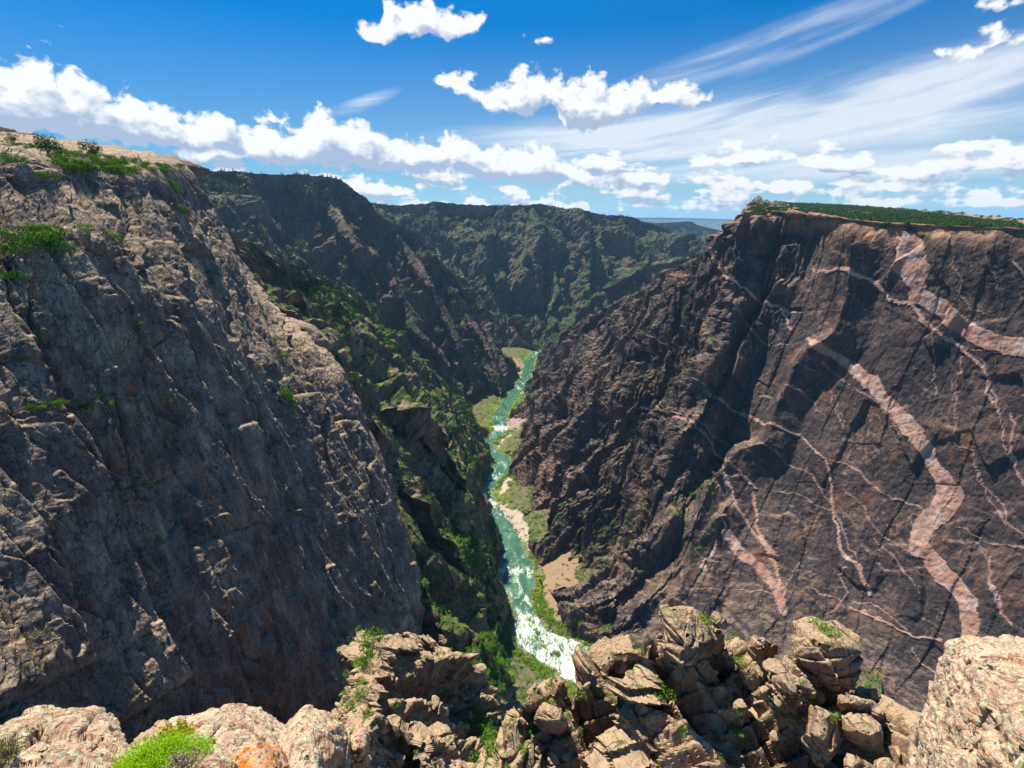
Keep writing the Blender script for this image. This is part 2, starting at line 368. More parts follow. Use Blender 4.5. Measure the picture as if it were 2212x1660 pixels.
    d0 = cum(ang, G1); d1 = cum(n.vm('ADD', ang, (-.008, .013, 0)), G0_); d2 = cum(n.vm('ADD', ang, (-.018, .03, 0)), G0_)
    cov = n.rng(d0, .04, .22, 0., 1., 'SMOOTHSTEP')
    occ = n.m('ADD', n.m('MULTIPLY', n.rng(d1, .05, .55), .55), n.m('MULTIPLY', n.rng(d2, .05, .55), .45))
    detail = n.noise(ang, 34., 6., .62)
    lum = n.m('SUBTRACT', n.rng(occ, .25, 1.1, 1.0, 0.0), n.m('MULTIPLY', n.m('SUBTRACT', detail, .5), 1.1))
    lum = n.m('ADD', lum, n.m('MULTIPLY', n.m('SUBTRACT', d0, d1), 2.2), clamp=True)
    ccol = n.mix(lum, CL_DARK, CL_LIT)
    # high streaks
    fan = n('ShaderNodeCombineXYZ', X=n.m('MULTIPLY', az, 1.5), Y=n.m('MULTIPLY', n.m('MULTIPLY', el, n.m('SUBTRACT', 1.25, n.m('MULTIPLY', az, .85))), 11.), Z=0.).outputs[0]
    warp = n.vm('SCALE', n.vm('SUBTRACT', n('ShaderNodeTexNoise', Vector=fan, Scale=1.4, Detail=2.).outputs['Color'], (.5, .5, .5)), None, sc=.9)
    fw = n.vm('ADD', fan, warp); ci2 = n.noise(n.mapping(fw, (0, 0, 0), (.8, .75, 1), (3.1, .4, 0)), 1.5, 3., .5); ci = n.noise(n.mapping(fw, (0, 0, 0), (.9, 2.6, 1)), 1.7, 7., .66)
    cbest = None
    for (px, py, rx, ry, rot, am) in CIRRUS:
        dd = P(px, py, 1.0); a = math.atan2(dd[0], dd[1]); e = math.atan2(dd[2], math.hypot(dd[0], dd[1]))
        rel = n.mapping(n.vm('SUBTRACT', ang, (a, e, 0)), (0, 0, rot), (F/rx/1.15, F/ry/1.15, 1)) if False else n.vm('MULTIPLY', n.mapping(n.vm('SUBTRACT', ang, (a, e, 0)), (0, 0, -rot)), (F/rx, F/ry, 0))
        r = n.m('MULTIPLY', n.m('SUBTRACT', 1., n.vm('LENGTH', rel), clamp=True), am); cbest = r if cbest is None else n.m('MAXIMUM', cbest, r)
    cf = n.m('MULTIPLY', n.rng(n.m('ADD', n.m('MULTIPLY', ci, .40), n.m('MULTIPLY', ci2, .72)), .42, .68, 0., 1., 'SMOOTHSTEP'), n.rng(cbest, 0., .45))
    cf = n.m('ADD', cf, n.m('MULTIPLY', n.rng(cbest, .1, 1.), .16), clamp=True)
    veil = n.m('MULTIPLY', n.m('POWER', n.rng(z, 0.0, .30, 1., 0.), 1.2), n.rng(az, -.65, .0, .40, .72))      # thin sheet low in the sky
    col = n.mix(n.m('MULTIPLY', cf, .72), n.mix(veil, clear, CL_VEIL), CL_LIT)
    col = n.mix(cov, col, ccol)
    bg = n('ShaderNodeBackground', Color=col, Strength=SKY_STR); n('ShaderNodeOutputWorld', Surface=bg.outputs[0])
    w.cycles.sampling_method = 'MANUAL'; w.cycles.sample_map_resolution = 512
    s = bpy.data.lights.new('sun', 'SUN'); s.energy = SUN_E; s.angle = math.radians(.53); s.color = (1, .91, .77)
    so = link(bpy.data.objects.new('sun', s)); so.rotation_euler = (math.pi/2-SUN_EL, 0, math.pi-SUN_AZ)
    # direction check: lamp looks along -Z local; rotate so that it comes from (sin az, cos az)
    from mathutils import Vector
    dv = Vector((math.sin(SUN_AZ)*math.cos(SUN_EL), math.cos(SUN_AZ)*math.cos(SUN_EL), math.sin(SUN_EL)))
    so.rotation_euler = dv.to_track_quat('Z', 'Y').to_euler(); so.location = (0, 0, 50)
    cam = bpy.data.cameras.new('camera'); co = link(bpy.data.objects.new('camera', cam)); cam.lens_unit = 'FOV'; cam.sensor_fit = 'HORIZONTAL'
    cam.angle = 2*math.atan(CX/F); co.rotation_euler = (math.pi/2-PITCH, 0, 0); cam.clip_start = .1; cam.clip_end = 200000
    sc.camera = co
    vs = sc.view_settings; vs.view_transform = 'Standard'; vs.look = 'None'; vs.exposure = EXPOSURE; vs.gamma = 1
    sc.cycles.max_bounces = 4; sc.cycles.diffuse_bounces = 2; sc.cycles.glossy_bounces = 2; sc.cycles.transmission_bounces = 2; sc.cycles.volume_bounces = 0; sc.cycles.transparent_max_bounces = 4
    sc.cycles.use_denoising = True; sc.cycles.use_adaptive_sampling = True; sc.cycles.adaptive_threshold = .02
SKY_SAT, SKY_VAL, SKY_TINT = 1.5, 1.0, (.22, 1.06, 1.04)
SKY_STR, SUN_E, EXPOSURE = .082, 5.0, .86
CL_LIT, CL_DARK, CL_VEIL = (6.7, 6.8, 7.0), (2.9, 3.6, 4.9), (3.9, 5.1, 6.4)
CIR_ROT = math.radians(51)
# cumulus banks: (softness, [(x, top, underside)...]) in survey pixels; top below underside = a gap
CLOUDS = [(9.5, [(-600, 86, 296), (-200, 106, 306), (0, 96, 301), (40, 91, 306), (90, 116, 301), (150, 136, 306), (210, 171, 311), (250, 196, 316), (290, 181, 326), (340, 201, 321), (400, 231, 336), (460, 231, 341), (520, 258, 351), (560, 251, 356), (620, 258, 361), (660, 231, 361), (700, 231, 366), (750, 241, 366), (800, 258, 371), (850, 281, 376), (920, 291, 371), (980, 271, 376), (1020, 296, 391), (1100, 306, 401), (1160, 296, 401), (1220, 326, 401), (1300, 346, 411), (1360, 346, 414), (1420, 366, 406), (1480, 381, 364), (2300, 381, 364)]),
    (9., [(-500, 260, 220), (880, 260, 220), (925, 180, 165), (940, 150, 178), (990, 140, 205), (1030, 155, 225), (1070, 165, 258), (1110, 150, 262), (1150, 138, 245), (1190, 128, 235), (1230, 160, 280), (1290, 155, 285), (1340, 160, 275), (1400, 158, 245), (1450, 165, 240), (1500, 165, 232), (1550, 170, 220), (1580, 200, 190), (1620, 240, 190), (2300, 240, 190)]),
    (9., [(-500, 60, 0), (700, 60, 0), (740, 35, 40), (770, 30, 80), (800, 55, 100), (830, -15, 108), (870, -25, 90), (920, -25, 85), (960, 5, 90), (1000, 5, 80), (1045, 25, 55), (1070, 40, 10), (1900, 60, 0), (2010, 110, 80), (2040, 85, 128), (2100, 68, 122), (2160, 48, 105), (2230, 45, 95), (2400, 60, 90)]),
    (8., [(-500, 90, 30), (100, 60, 40), (135, 28, 66), (175, 60, 40), (500, 150, 100), (540, 225, 200), (560, 228, 262), (600, 228, 275), (640, 240, 230), (1100, 90, 60), (1140, 78, 98), (1180, 68, 102), (1215, 78, 92), (1250, 90, 60), (2050, 30, -30), (2090, -10, 20), (2200, -25, 25), (2300, 0, 20)]),
    (7., [(-500, 285, 330), (0, 290, 335), (120, 285, 330), (200, 310, 345), (300, 315, 345), (400, 330, 355), (500, 350, 330), (1490, 410, 380), (1530, 380, 412), (1600, 372, 415), (1690, 368, 415), (1740, 385, 410), (1780, 395, 430), (1850, 385, 435), (1900, 400, 430), (1980, 385, 440), (2050, 400, 440), (2100, 430, 450), (2212, 425, 455)])]
CIRRUS = [(1780, 250, 850, 75, .07, .95), (2160, 215, 330, 60, .1, .85), (1480, 312, 560, 34, .04, .75), (1630, 108, 300, 34, .22, .75), (1860, 48, 230, 16, .3, .45), (780, 225, 90, 14, .35, .55), (1900, 355, 650, 30, 0, .8), (1250, 285, 380, 22, .02, .5)]
MAT['scree'] = rock_mat('scree_rock', ((.12, .09, .08), (.28, .21, .18), (.46, .37, .31)), 3, streak=((0, 0, 0), (1, 1, 1)), bscale=1.2, bdist=.3)
RIV = [(740, 1166, 1172), (755, 1158, 1166), (762, 1150, 1166), (775, 1135, 1156), (802, 1129, 1153), (829, 1113, 1141), (852, 1092, 1122), (872, 1083, 1108), (899, 1061, 1093), (929, 1066, 1098), (952, 1047, 1066), (972, 1046, 1069), (995, 1074, 1109), (1019, 1059, 1096), (1039, 1050, 1078), (1065, 1043, 1063), (1085, 1041, 1069), (1119, 1054, 1094), (1152, 1080, 1119), (1185, 1089, 1133), (1219, 1076, 1153), (1252, 1070, 1158), (1282, 1092, 1146), (1324, 1110, 1152), (1363, 1106, 1185), (1395, 1116, 1272), (1412, 1140, 1290), (1444, 1190, 1310), (1476, 1235, 1370), (1520, 1310, 1480), (1570, 1400, 1640)]
# ---------------------------------------------------------------- landforms
QK = 1.0
def rib2(s, t, fs, ft, sd): return ridged(np.stack([s*fs, t*ft, s*0+sd], 1), 4, sd, .5)
def mkrock(e1, S, amp, sd, an=.35, tilt=1.0, crack=.5, cw=.08):
    M = frame(e1)
    def fn(G0, px, py, S0):
        q = (G0@M)/S; q = q*np.array([an, 1, 1]); w = np.stack([vn(q*.8+k*5.1, sd+k) for k in range(3)], 1)*.13
        return amp*blocks(q+w, sd, tilt, crack, cw)
    return fn
def mkjoint(e1, n, S, L, amp, sd, warp=.3, tilt=1., off=.5, crack=.25, gate=0):
    e1 = np.array(e1, float); e1 /= np.linalg.norm(e1); n = np.array(n, float); n -= e1*(n@e1); n /= np.linalg.norm(n)
    def fn(G0, px, py, S0):
        d = amp*joints(G0, e1, n, S, L, sd, warp, tilt, off, crack)
        return d*np.clip(vn(G0/(L*1.5)+3, sd+11)*3+gate, 0, 1) if gate else d
    return fn
def mknoise(sc, amp, sd, o=4, an=(1, 1, 1)):
    return lambda G0, px, py, S0: amp*fbm(G0/sc*np.array(an), o, sd)
def mkridged(sc, amp, sd, e1=(0, 0, 1), an=.3, o=4):
    M = frame(e1, (0, 1, .1))
    def fn(G0, px, py, S0):
        q = (G0@M)/sc*np.array([an, 1, 1]); w = np.stack([vn(q*.6+k*3.3, sd+20+k) for k in range(3)], 1)*.45
        return amp*(ridged(q+w, o, sd)-.35)
    return fn
# --- near left cliff -------------------------------------------------------
def build_left():
    L = [[(-700, 240, 420), (-700, 262, 230), (-680, 420, 190), (-640, 640, 170), (-600, 880, 155), (-560, 1120, 140), (-520, 1400, 128), (-480, 1800, 110)],
         [(-150, 268, 400), (-150, 290, 235), (-145, 440, 200), (-130, 630, 182), (-110, 860, 168), (-90, 1110, 158), (-60, 1370, 148), (0, 1800, 128)],
         [(0, 285, 420), (0, 303, 245), (0, 430, 210), (10, 620, 192), (30, 850, 180), (60, 1100, 172), (100, 1350, 162), (150, 1800, 140)],
         [(100, 300, 440), (100, 318, 270), (105, 430, 235), (125, 620, 212), (155, 850, 202), (190, 1100, 194), (230, 1350, 184), (280, 1800, 160)],
         [(205, 318, 480), (205, 335, 300), (215, 440, 262), (240, 620, 238), (280, 850, 226), (320, 1100, 216), (370, 1350, 204), (420, 1800, 180)],
         [(330, 335, 520), (330, 349, 350), (345, 440, 318), (385, 600, 292), (430, 820, 276), (480, 1080, 264), (530, 1320, 250), (570, 1750, 225)],
         [(380, 352, 560), (384, 358, 410), (398, 446, 385), (455, 590, 358), (535, 810, 340), (590, 1050, 328), (640, 1290, 315), (690, 1640, 290)],
         [(398, 360, 590), (405, 364, 450), (432, 452, 436), (505, 590, 425), (620, 790, 415), (700, 1010, 400), (765, 1240, 385), (770, 1560, 350)],
         [(396, 372, 620), (412, 376, 500), (446, 458, 500), (540, 630, 500), (715, 775, 490), (820, 980, 475), (895, 1230, 460), (905, 1500, 430)],
         [(380, 385, 700), (402, 390, 640), (430, 470, 640), (520, 640, 640), (700, 790, 640), (800, 1000, 610), (870, 1240, 590), (880, 1500, 560)]]
    C = np.array([[P(*q) for q in r] for r in L])
    back = C[:, :1]+np.array([-60, 160, 10.]); C = np.concatenate([back, C], 1)
    G = spl(C, int(820*QK)); G = np.swapaxes(spl(np.swapaxes(G, 0, 1), int(760*QK)), 0, 1)
    e1 = P(560, 1100, 262)-P(340, 600, 278)
    cracks = [[(20, 560, 8), (60, 640, 10), (110, 760, 6), (150, 850, 5)], [(330, 560, 7), (345, 640, 9), (355, 730, 8), (340, 760, 5)], [(100, 830, 6), (130, 930, 9), (190, 1000, 11), (245, 1080, 10), (262, 1110, 5)],
        [(230, 880, 6), (250, 960, 5), (300, 1060, 8), (340, 1120, 9)], [(405, 480, 6), (430, 560, 8), (470, 640, 10), (510, 720, 8)], [(180, 540, 5), (240, 600, 8), (262, 690, 9), (300, 740, 6)],
        [(20, 900, 4), (110, 890, 5), (250, 870, 5)], [(0, 1190, 4), (80, 1250, 5), (150, 1330, 5), (240, 1340, 5)], [(70, 1180, 6), (130, 1240, 9), (170, 1310, 9), (230, 1345, 6)], [(480, 960, 6), (520, 1060, 8), (570, 1150, 8), (600, 1200, 5)],
        [(330, 1180, 5), (380, 1150, 5), (430, 1050, 4)], [(560, 1260, 6), (570, 1330, 9), (575, 1400, 9), (590, 1500, 6)], [(610, 700, 6), (650, 800, 8), (680, 900, 8), (700, 1000, 6)], [(520, 760, 6), (560, 880, 8), (600, 1000, 8), (640, 1100, 6)],
        [(180, 1000, 4), (300, 1030, 4), (400, 1130, 4)], [(640, 1080, 6), (690, 1200, 8), (740, 1330, 8), (760, 1460, 6)], [(420, 1240, 5), (480, 1320, 7), (540, 1400, 7), (600, 1470, 5)], [(0, 1050, 5), (60, 1100, 6), (120, 1180, 5)],
        [(260, 650, 5), (300, 700, 7), (350, 780, 8), (400, 870, 7), (430, 960, 5)], [(740, 830, 5), (760, 930, 7), (800, 1050, 8), (830, 1180, 7), (850, 1300, 5)]]
    def crk(G0, px, py, S0):
        r = D0 = 0
        wx = px+14*vn(G0/9, 71); wy = py+14*vn(G0/9+9, 72)
        for c in cracks:
            d, w, s = pl(wx, wy, c); r = r-np.exp(-(d/(w*.5))**2)*w*.62+s*np.exp(-d/(w*4))*w*.13
        return r*(proj(S0)[2]/260)
    def shelf(G0, px, py, S0):        # benches: softer near the rim
        return 3.0*fbm(G0/np.array([40, 40, 9.]), 3, 81)
    def fade(fn): return lambda G0, px, py, S0: fn(G0, px, py, S0)*np.clip((py-292-np.clip(px, 0, 400)*.16)/90+.25, .25, 1)
    disp = [(fade(mkridged(80, 10, 3, e1, .22, 2)), 10), (fade(mkjoint(e1, (.8, .6, .2), 20, 160, 8.5, 11, .35, 1.2, .6, .4)), 8), (fade(crk), 8), (fade(mkjoint(e1+np.array([12, 0, 0]), (.8, .6, .2), 6.6, 60, 2.4, 12, .4, 1.2, .5, .5)), 8), (fade(mkjoint((1, .2, .15), (.1, .3, 1), 17, 60, .9, 17, .4, .8, .4, .5, .3)), 8), (fade(mkrock(e1, 5, .55, 13, .5, 1.8, .5, .03)), 8), (fade(mkjoint(e1, (.8, .6, .2), 2.2, 14, .55, 14, .5, 1.1, .5, .5)), 6), (mknoise(2.2, .22, 9, 4), 2)]
    land('left_cliff', G, MAT['left'], disp)
# --- spurs on the left side ------------------------------------------------
def gully(amp, lam, sd, along=(0, 0, 1)): return mkridged(lam, amp, sd, along, .22, 5)
LB = [(r[1], r[0]) for r in RIV if r[0] <= 1324]+[(1100, 1352), (1078, 1378), (1066, 1410), (1076, 1450), (1086, 1500), (1094, 1560), (1098, 1650)]
_bx = [B(*r) for r in LB]; _bx.sort(key=lambda v: v[1]); _rx = [B(r[2], r[0]) for r in RIV]; _rx.sort(key=lambda v: v[1])
def bank(side, mg, sl, ymax=2420.):
    L = np.array(_bx if side < 0 else _rx)
    def f(G):
        G = G.copy(); S = G.reshape(-1, 3); w = (fbm(S/60, 4, 301)*14+fbm(S/14, 3, 302)*4).reshape(G.shape[:2]); y = G[..., 1]; xb = np.interp(y, L[:, 1], L[:, 0]); h = np.clip(G[..., 2]-ZR, 0, 999)
        k = (y < ymax) & (y > 420); lim = xb+side*(mg+h*sl+w*np.clip(h/40, 0, 1))
        G[..., 0] = np.where(k, np.minimum(G[..., 0], lim+(G[..., 0]-lim)*.04) if side < 0 else np.maximum(G[..., 0], lim+(G[..., 0]-lim)*.04), G[..., 0]); return G
    return f
def spur(name, crest, zb, amp, lam, mat, seed, near=(1.3,), far=1.2, nu=300, nv=150, side=1, e1=(.4, -.2, -1), blk=None, cf=.12, cl=None, farw=.35, bk=.34, **k):
    G = ridge(crest, zb, near, far, int(nu*QK), int(nv*QK), side, farw=farw, **k)
    blk = blk or lam*.33
    nu_, nv_ = G.shape[:2]; nf_ = int(nv_*farw); al = np.concatenate([[0], np.cumsum(np.linalg.norm(np.diff(G[:, nf_], axis=0), axis=1))]); tt_ = np.concatenate([np.linspace(1, 0, nf_, endpoint=False), np.linspace(0, 1, nv_-nf_)])
    def fins(G0, px, py, S0):                  # flatirons: sharp ribs running down the flank
        out = 0
        A_ = np.repeat(al[:, None], nv_, 1); T_ = np.repeat(tt_[None], nu_, 0); H_ = np.repeat((G[:, nf_:nf_+1, 2]-zb), nv_, 1)
        for q_, (sp, am) in enumerate(((lam*.95, amp*1.25), (lam*.38, amp*.5))):
            w_ = fbm(S0/(sp*1.6), 3, seed+30+q_).reshape(nu_, nv_)*.55; x_ = A_/sp+w_+T_*.5*H_/sp*.35; i_ = np.floor(x_).astype(np.int64); f_ = x_-i_
            h_ = _f(_h(i_.ravel(), i_.ravel()*0+q_, i_.ravel()*0, seed)).reshape(nu_, nv_); pk = .3+.4*h_; tri = np.where(f_ < pk, f_/pk, (1-f_)/(1-pk))
            s0 = .05+.5*_f(_h(i_.ravel(), i_.ravel()*0+q_, i_.ravel()*0+4, seed)).reshape(nu_, nv_)
            out = out+am*(.35+h_)*tri*np.clip((T_-s0*.6)/.10, 0, 1)*np.clip((1.05-T_)/.4, 0, 1)
        return out.ravel()-amp*.3
    d = [(fins, 8), (gully(amp*.6, lam*.8, seed, e1), 6), (mkjoint(e1, (.8, .6, .1), blk*.8, blk*2.6, blk*bk*.8, seed+1, .4, 1.1, .6, .3), 6), (mkrock(e1, blk*.5, blk*bk*.36, seed+4, .4, 1.7, .3, .04), 6), (mkjoint(e1, (.8, .6, .1), blk*.27, blk*.8, blk*bk*.34, seed+2, .5, 1.1, .6, .4), 6), (mknoise(blk*.25, amp*.07, seed+3), 1)]
    nf = int(int(nv*QK)*farw); t = np.concatenate([np.linspace(1, 0, nf, endpoint=False), np.linspace(0, 1, int(nv*QK)-nf)]); fd = np.clip(t/.07+cf+.08, 0, 1)[None, :, None]*np.clip((G[:, nf, 2]-zb)/60+.15, 0, 1)[:, None, None]
    return land(name, G, MAT[mat], d, fade=fd, post=bank(-1, 9, cl) if cl is not None else None)
def build_spurs():
    # near, lower left
    spur('lower_crags', cf=.5, crest=[(762, 1640, 140), (775, 1560, 160), (788, 1490, 180), (806, 1425, 202), (845, 1375, 225), (917, 1370, 255), (956, 1412, 262), (989, 1451, 258), (1015, 1503, 250), (1024, 1561, 240), (1037, 1639, 226), (1045, 1720, 215), (1050, 1850, 200)], zb=-300, amp=17, lam=30, mat='crag', seed=31, near=(1.6, 2.2), far=3.0, nu=420, nv=380, side=1, e1=(.5, .1, -1), blk=13, farw=.25)
    spur('near_crags', cf=.5, crest=[(755, 1680, 76), (785, 1600, 82), (800, 1560, 85), (823, 1535, 88), (865, 1562, 92), (904, 1575, 94), (917, 1623, 90), (925, 1690, 86), (930, 1800, 80)], zb=-150, amp=5, lam=11, mat='crag', seed=41, near=(1.6, 2.4), far=3.0, nu=260, nv=240, e1=(.5, .1, -1), blk=4.5, farw=.25)
    spur('pine_spur', cl=0.15, crest=[(868, 1235, 560), (905, 1290, 500), (960, 1330, 465), (1031, 1369, 445), (1054, 1405, 440), (1063, 1444, 440), (1080, 1509, 430), (1093, 1597, 410), (1096, 1680, 395), (1100, 1800, 370)], zb=-480, amp=16, lam=45, mat='mid', seed=51, near=(1.2, 1.5), far=3.0, nu=380, nv=300, e1=(.5, .1, -1), blk=14, farw=.3)
    spur('river_buttress', cl=0.12, crest=[(800, 960, 640), (880, 1120, 590), (950, 1200, 600), (1015, 1246, 650), (1070, 1272, 715), (1102, 1324, 745), (1110, 1366, 755), (1112, 1400, 765)], zb=-602, amp=22, lam=60, mat='mid', seed=61, near=(1.5, 2.0), far=2.2, nu=320, nv=240, e1=(.5, 0, -1), blk=18)
    spur('middle_spur', cl=0.22, crest=[(800, 900, 620), (863, 975, 700), (930, 1060, 780), (1000, 1110, 860), (1040, 1145, 960), (1056, 1180, 1000)], zb=-602, amp=24, lam=70, mat='mid', seed=66, near=(1.3,), far=2.0, nu=300, nv=200, blk=20)
    spur('third_spur', cl=0.25, crest=[(760, 800, 650), (840, 920, 740), (906, 995, 850), (963, 1025, 950), (1036, 1070, 1045), (1054, 1120, 1060)], zb=-602, amp=26, lam=80, mat='mid', seed=71, near=(1.3,), far=1.9, nu=300, nv=200, blk=22)
    spur('second_spur', cl=0.3, crest=[(640, 620, 700), (740, 730, 800), (829, 800, 900), (896, 862, 1000), (963, 940, 1150), (1016, 975, 1220), (1056, 985, 1280), (1066, 1015, 1290)], zb=-602, amp=30, lam=95, mat='mid', seed=76, near=(1.2,), far=1.8, nu=320, nv=220, blk=26)
    spur('long_green_spur', cl=0.3, crest=[(400, 400, 560), (437, 445, 620), (520, 518, 740), (573, 532, 800), (620, 565, 850), (687, 588, 900), (737, 622, 980), (780, 642, 1050), (803, 690, 1120), (853, 752, 1200), (907, 788, 1280), (953, 815, 1350), (979, 862, 1410), (1009, 905, 1450), (1063, 932, 1530), (1075, 940, 1540)], zb=-602, amp=38, lam=120, mat='mid', seed=81, near=(1.1, 1.0, .95), far=1.5, nu=460, nv=300, e1=(.6, -.1, -1), blk=30)
    spur('pinnacle_ridge', crest=[(560, 560, 780), (600, 622, 800), (640, 640, 850), (660, 690, 880), (700, 740, 930), (740, 770, 980), (790, 800, 1030), (820, 860, 1080), (850, 910, 1120), (890, 940, 1180)], zb=-560, amp=30, lam=80, mat='mid', seed=161, near=(1.6,), far=1.8, nu=300, nv=180, blk=24, cl=.35, cf=.6)
    spur('inner_ridge', crest=[(690, 600, 1000), (740, 650, 1050), (790, 690, 1120), (830, 740, 1180), (860, 800, 1240), (890, 850, 1290), (930, 890, 1340), (980, 925, 1380)], zb=-590, amp=30, lam=85, mat='mid', seed=166, near=(1.8,), far=1.8, nu=280, nv=160, blk=26, cl=.3, cf=.6)
    # the twin-topped mass with its fins
    spur('twin_summit', bk=.28, cl=0.35, crest=[(330, 380, 1400), (410, 364, 1500), (480, 367, 1620), (560, 371, 1750), (650, 374, 1850), (700, 377, 1880), (740, 388, 1890), (770, 410, 1900), (800, 430, 1910), (830, 468, 1930), (887, 492, 1960), (927, 520, 2000), (953, 565, 2020), (987, 600, 2030), (1010, 650, 2030), (1040, 690, 2020), (1063, 731, 1990), (1076, 781, 1940), (1090, 835, 1890), (1100, 860, 1850)], zb=-602, amp=75, lam=240, mat='far', seed=91, near=(1.15, 1.3, 1.5, 1.6), far=1.2, nu=620, nv=380, e1=(.5, -.2, -1), blk=60,
         prof=[(0, 0), (.10, .10), (.22, .30), (.34, .58), (.6, .78), (1, 1)])
    spur('bare_fin', bk=.28, cl=0.3, crest=[(720, 440, 1800), (757, 500, 1720), (793, 528, 1690), (833, 552, 1660), (860, 610, 1640), (887, 665, 1630), (907, 708, 1620), (953, 758, 1650), (975, 810, 1690), (990, 860, 1700)], zb=-602, amp=42, lam=130, mat='far', seed=96, near=(2.2, 2.4), far=2.0, nu=320, nv=200, e1=(.4, -.1, -1), blk=40)
    spur('pyramid_fin', bk=.28, cl=0.3, crest=[(860, 500, 1900), (900, 560, 1850), (930, 610, 1800), (953, 650, 1780), (980, 710, 1760), (1000, 760, 1750), (1015, 815, 1760), (1035, 870, 1780)], zb=-602, amp=40, lam=110, mat='far', seed=101, near=(2.4,), far=2.2, nu=280, nv=180, blk=36)
    spur('last_fin', bk=.28, cl=0.25, crest=[(985, 620, 1960), (1010, 680, 1930), (1040, 720, 1900), (1062, 770, 1860), (1078, 830, 1830), (1090, 875, 1800)], zb=-602, amp=30, lam=90, mat='far', seed=106, near=(2.4,), far=2.2, nu=240, nv=160, blk=30)
    spur('dark_rib', bk=.3, crest=[(560, 480, 1500), (620, 560, 1420), (680, 640, 1350), (740, 700, 1330), (800, 760, 1350), (850, 800, 1400)], zb=-450, amp=36, lam=110, mat='far', seed=108, near=(1.6,), far=1.6, nu=240, nv=180, blk=34)
    # across the head of the canyon
    spur('cross_ridge', bk=.24, crest=[(700, 432, 2500), (800, 436, 2700), (850, 441, 2750), (900, 437, 2800), (950, 434, 2850), (1000, 436, 2900), (1040, 439, 2950), (1100, 442, 3000), (1160, 438, 3050), (1200, 446, 3100), (1250, 449, 3150), (1300, 461, 3200), (1360, 466, 3300), (1400, 480, 3400), (1450, 500, 3500), (1520, 540, 3600), (1600, 580, 3700)], zb=-602, amp=110, lam=330, mat='forest', seed=111, near=(.95, .9, 1.0), far=1.0, nu=560, nv=340, e1=(.2, -.3, -1), blk=80, prof=[(0, 0), (.12, .10), (.3, .34), (.6, .68), (1, 1)])
    spur('cross_spur', bk=.16, crest=[(1150, 445, 3000), (1165, 500, 2900), (1185, 560, 2800), (1195, 620, 2700), (1180, 680, 2620), (1165, 730, 2560), (1140, 770, 2500)], zb=-602, amp=50, lam=160, mat='forest', seed=116, near=(1.3,), far=1.3, nu=240, nv=200, blk=50)
    spur('shaded_shoulder', bk=.16, crest=[(1650, 520, 2400), (1580, 538, 2450), (1520, 548, 2500), (1450, 556, 2560), (1380, 575, 2620), (1320, 608, 2600), (1270, 650, 2560), (1230, 700, 2520), (1200, 745, 2480), (1185, 770, 2450)], zb=-602, amp=50, lam=170, mat='forest', seed=121, near=(1.4,), far=1.2, nu=300, nv=200, side=-1, blk=55)
    spur('far_mesa', bk=.16, crest=[(1380, 478, 6000), (1405, 480, 6000), (1440, 481, 6050), (1490, 478, 6100), (1510, 487, 6150), (1560, 497, 6200), (1640, 500, 6300)], zb=-620, amp=90, lam=420, mat='forest', seed=126, near=(.9,), far=.9, nu=200, nv=120, blk=150)
    spur('distant_plateau', bk=.05, crest=[(1150, 474, 21000), (1300, 472, 20000), (1380, 470, 20000), (1480, 471, 20500), (1580, 474, 21000), (1700, 476, 22000)], zb=-640, amp=60, lam=900, mat='forest', seed=128, near=(.3,), far=.5, nu=120, nv=60, blk=400)
# --- right side of the canyon ----------------------------------------------
VEINS = []
def _v(ox, oy, k, w, pts): VEINS.append([(ox+x*k, oy+y*k, w) for x, y in pts])
Z8 = (1493, 387, .3331); Z5 = (1272, 1161, .425)
_v(*Z8, 30, [(1400, 420), (1430, 540), (1460, 600)]); _v(*Z8, 17, [(1480, 590), (1480, 700), (1450, 790)]); _v(*Z8, 19, [(1490, 790), (1570, 830), (1680, 900), (1760, 960), (1850, 1010), (1950, 1050), (2060, 1080), (2160, 1090), (2400, 1120), (2800, 1230), (3300, 1420), (3900, 1760)])
_v(*Z8, 6, [(780, 570), (960, 590), (1100, 620), (1200, 690), (1300, 760), (1400, 830), (1480, 910), (1560, 970), (1640, 1030), (1720, 1080), (1800, 1150), (1880, 1230), (1930, 1300), (1920, 1380), (1950, 1440)])
VEINS.append([(1745, 738, 6), (1780, 757, 9), (1815, 775, 8), (1850, 795, 12), (1890, 832, 14), (1920, 872, 13), (1960, 920, 14), (1990, 960, 14), (2010, 1000, 14), (2040, 1042, 20), (2048, 1080, 26), (2026, 1112, 24), (1995, 1140, 22), (1990, 1180, 20), (2020, 1215, 18), (2056, 1255, 17), (2085, 1300, 18), (2100, 1370, 20), (2110, 1440, 16)])
_v(*Z8, 5, [(220, 450), (240, 560), (280, 640), (380, 740), (460, 790), (560, 820), (640, 870), (700, 880)]); _v(*Z8, 3, [(100, 1390), (200, 1450), (330, 1530), (380, 1560)]); _v(*Z8, 2.6, [(880, 1200), (960, 1270), (1060, 1340), (1160, 1410), (1240, 1480), (1300, 1560), (1360, 1640)])
_v(*Z8, 1.8, [(740, 1220), (860, 1260), (900, 1350), (960, 1450), (1000, 1600)]); _v(*Z8, 1.8, [(620, 1330), (700, 1400), (800, 1490), (860, 1560)]); _v(*Z8, 2.4, [(1680, 340), (1710, 480), (1690, 560), (1750, 640), (1730, 740), (1800, 830), (1880, 850)])
_v(*Z8, 4.5, [(2090, 520), (2120, 600), (2158, 650), (2300, 760)]); _v(*Z8, 2, [(1940, 480), (1950, 700)]); _v(*Z8, 2.4, [(1740, 1150), (1730, 1300), (1710, 1450), (1700, 1600)]); _v(*Z8, 2.4, [(300, 880), (400, 980), (500, 1080), (640, 1075)]); _v(*Z8, 4, [(560, 820), (620, 900), (650, 970)])
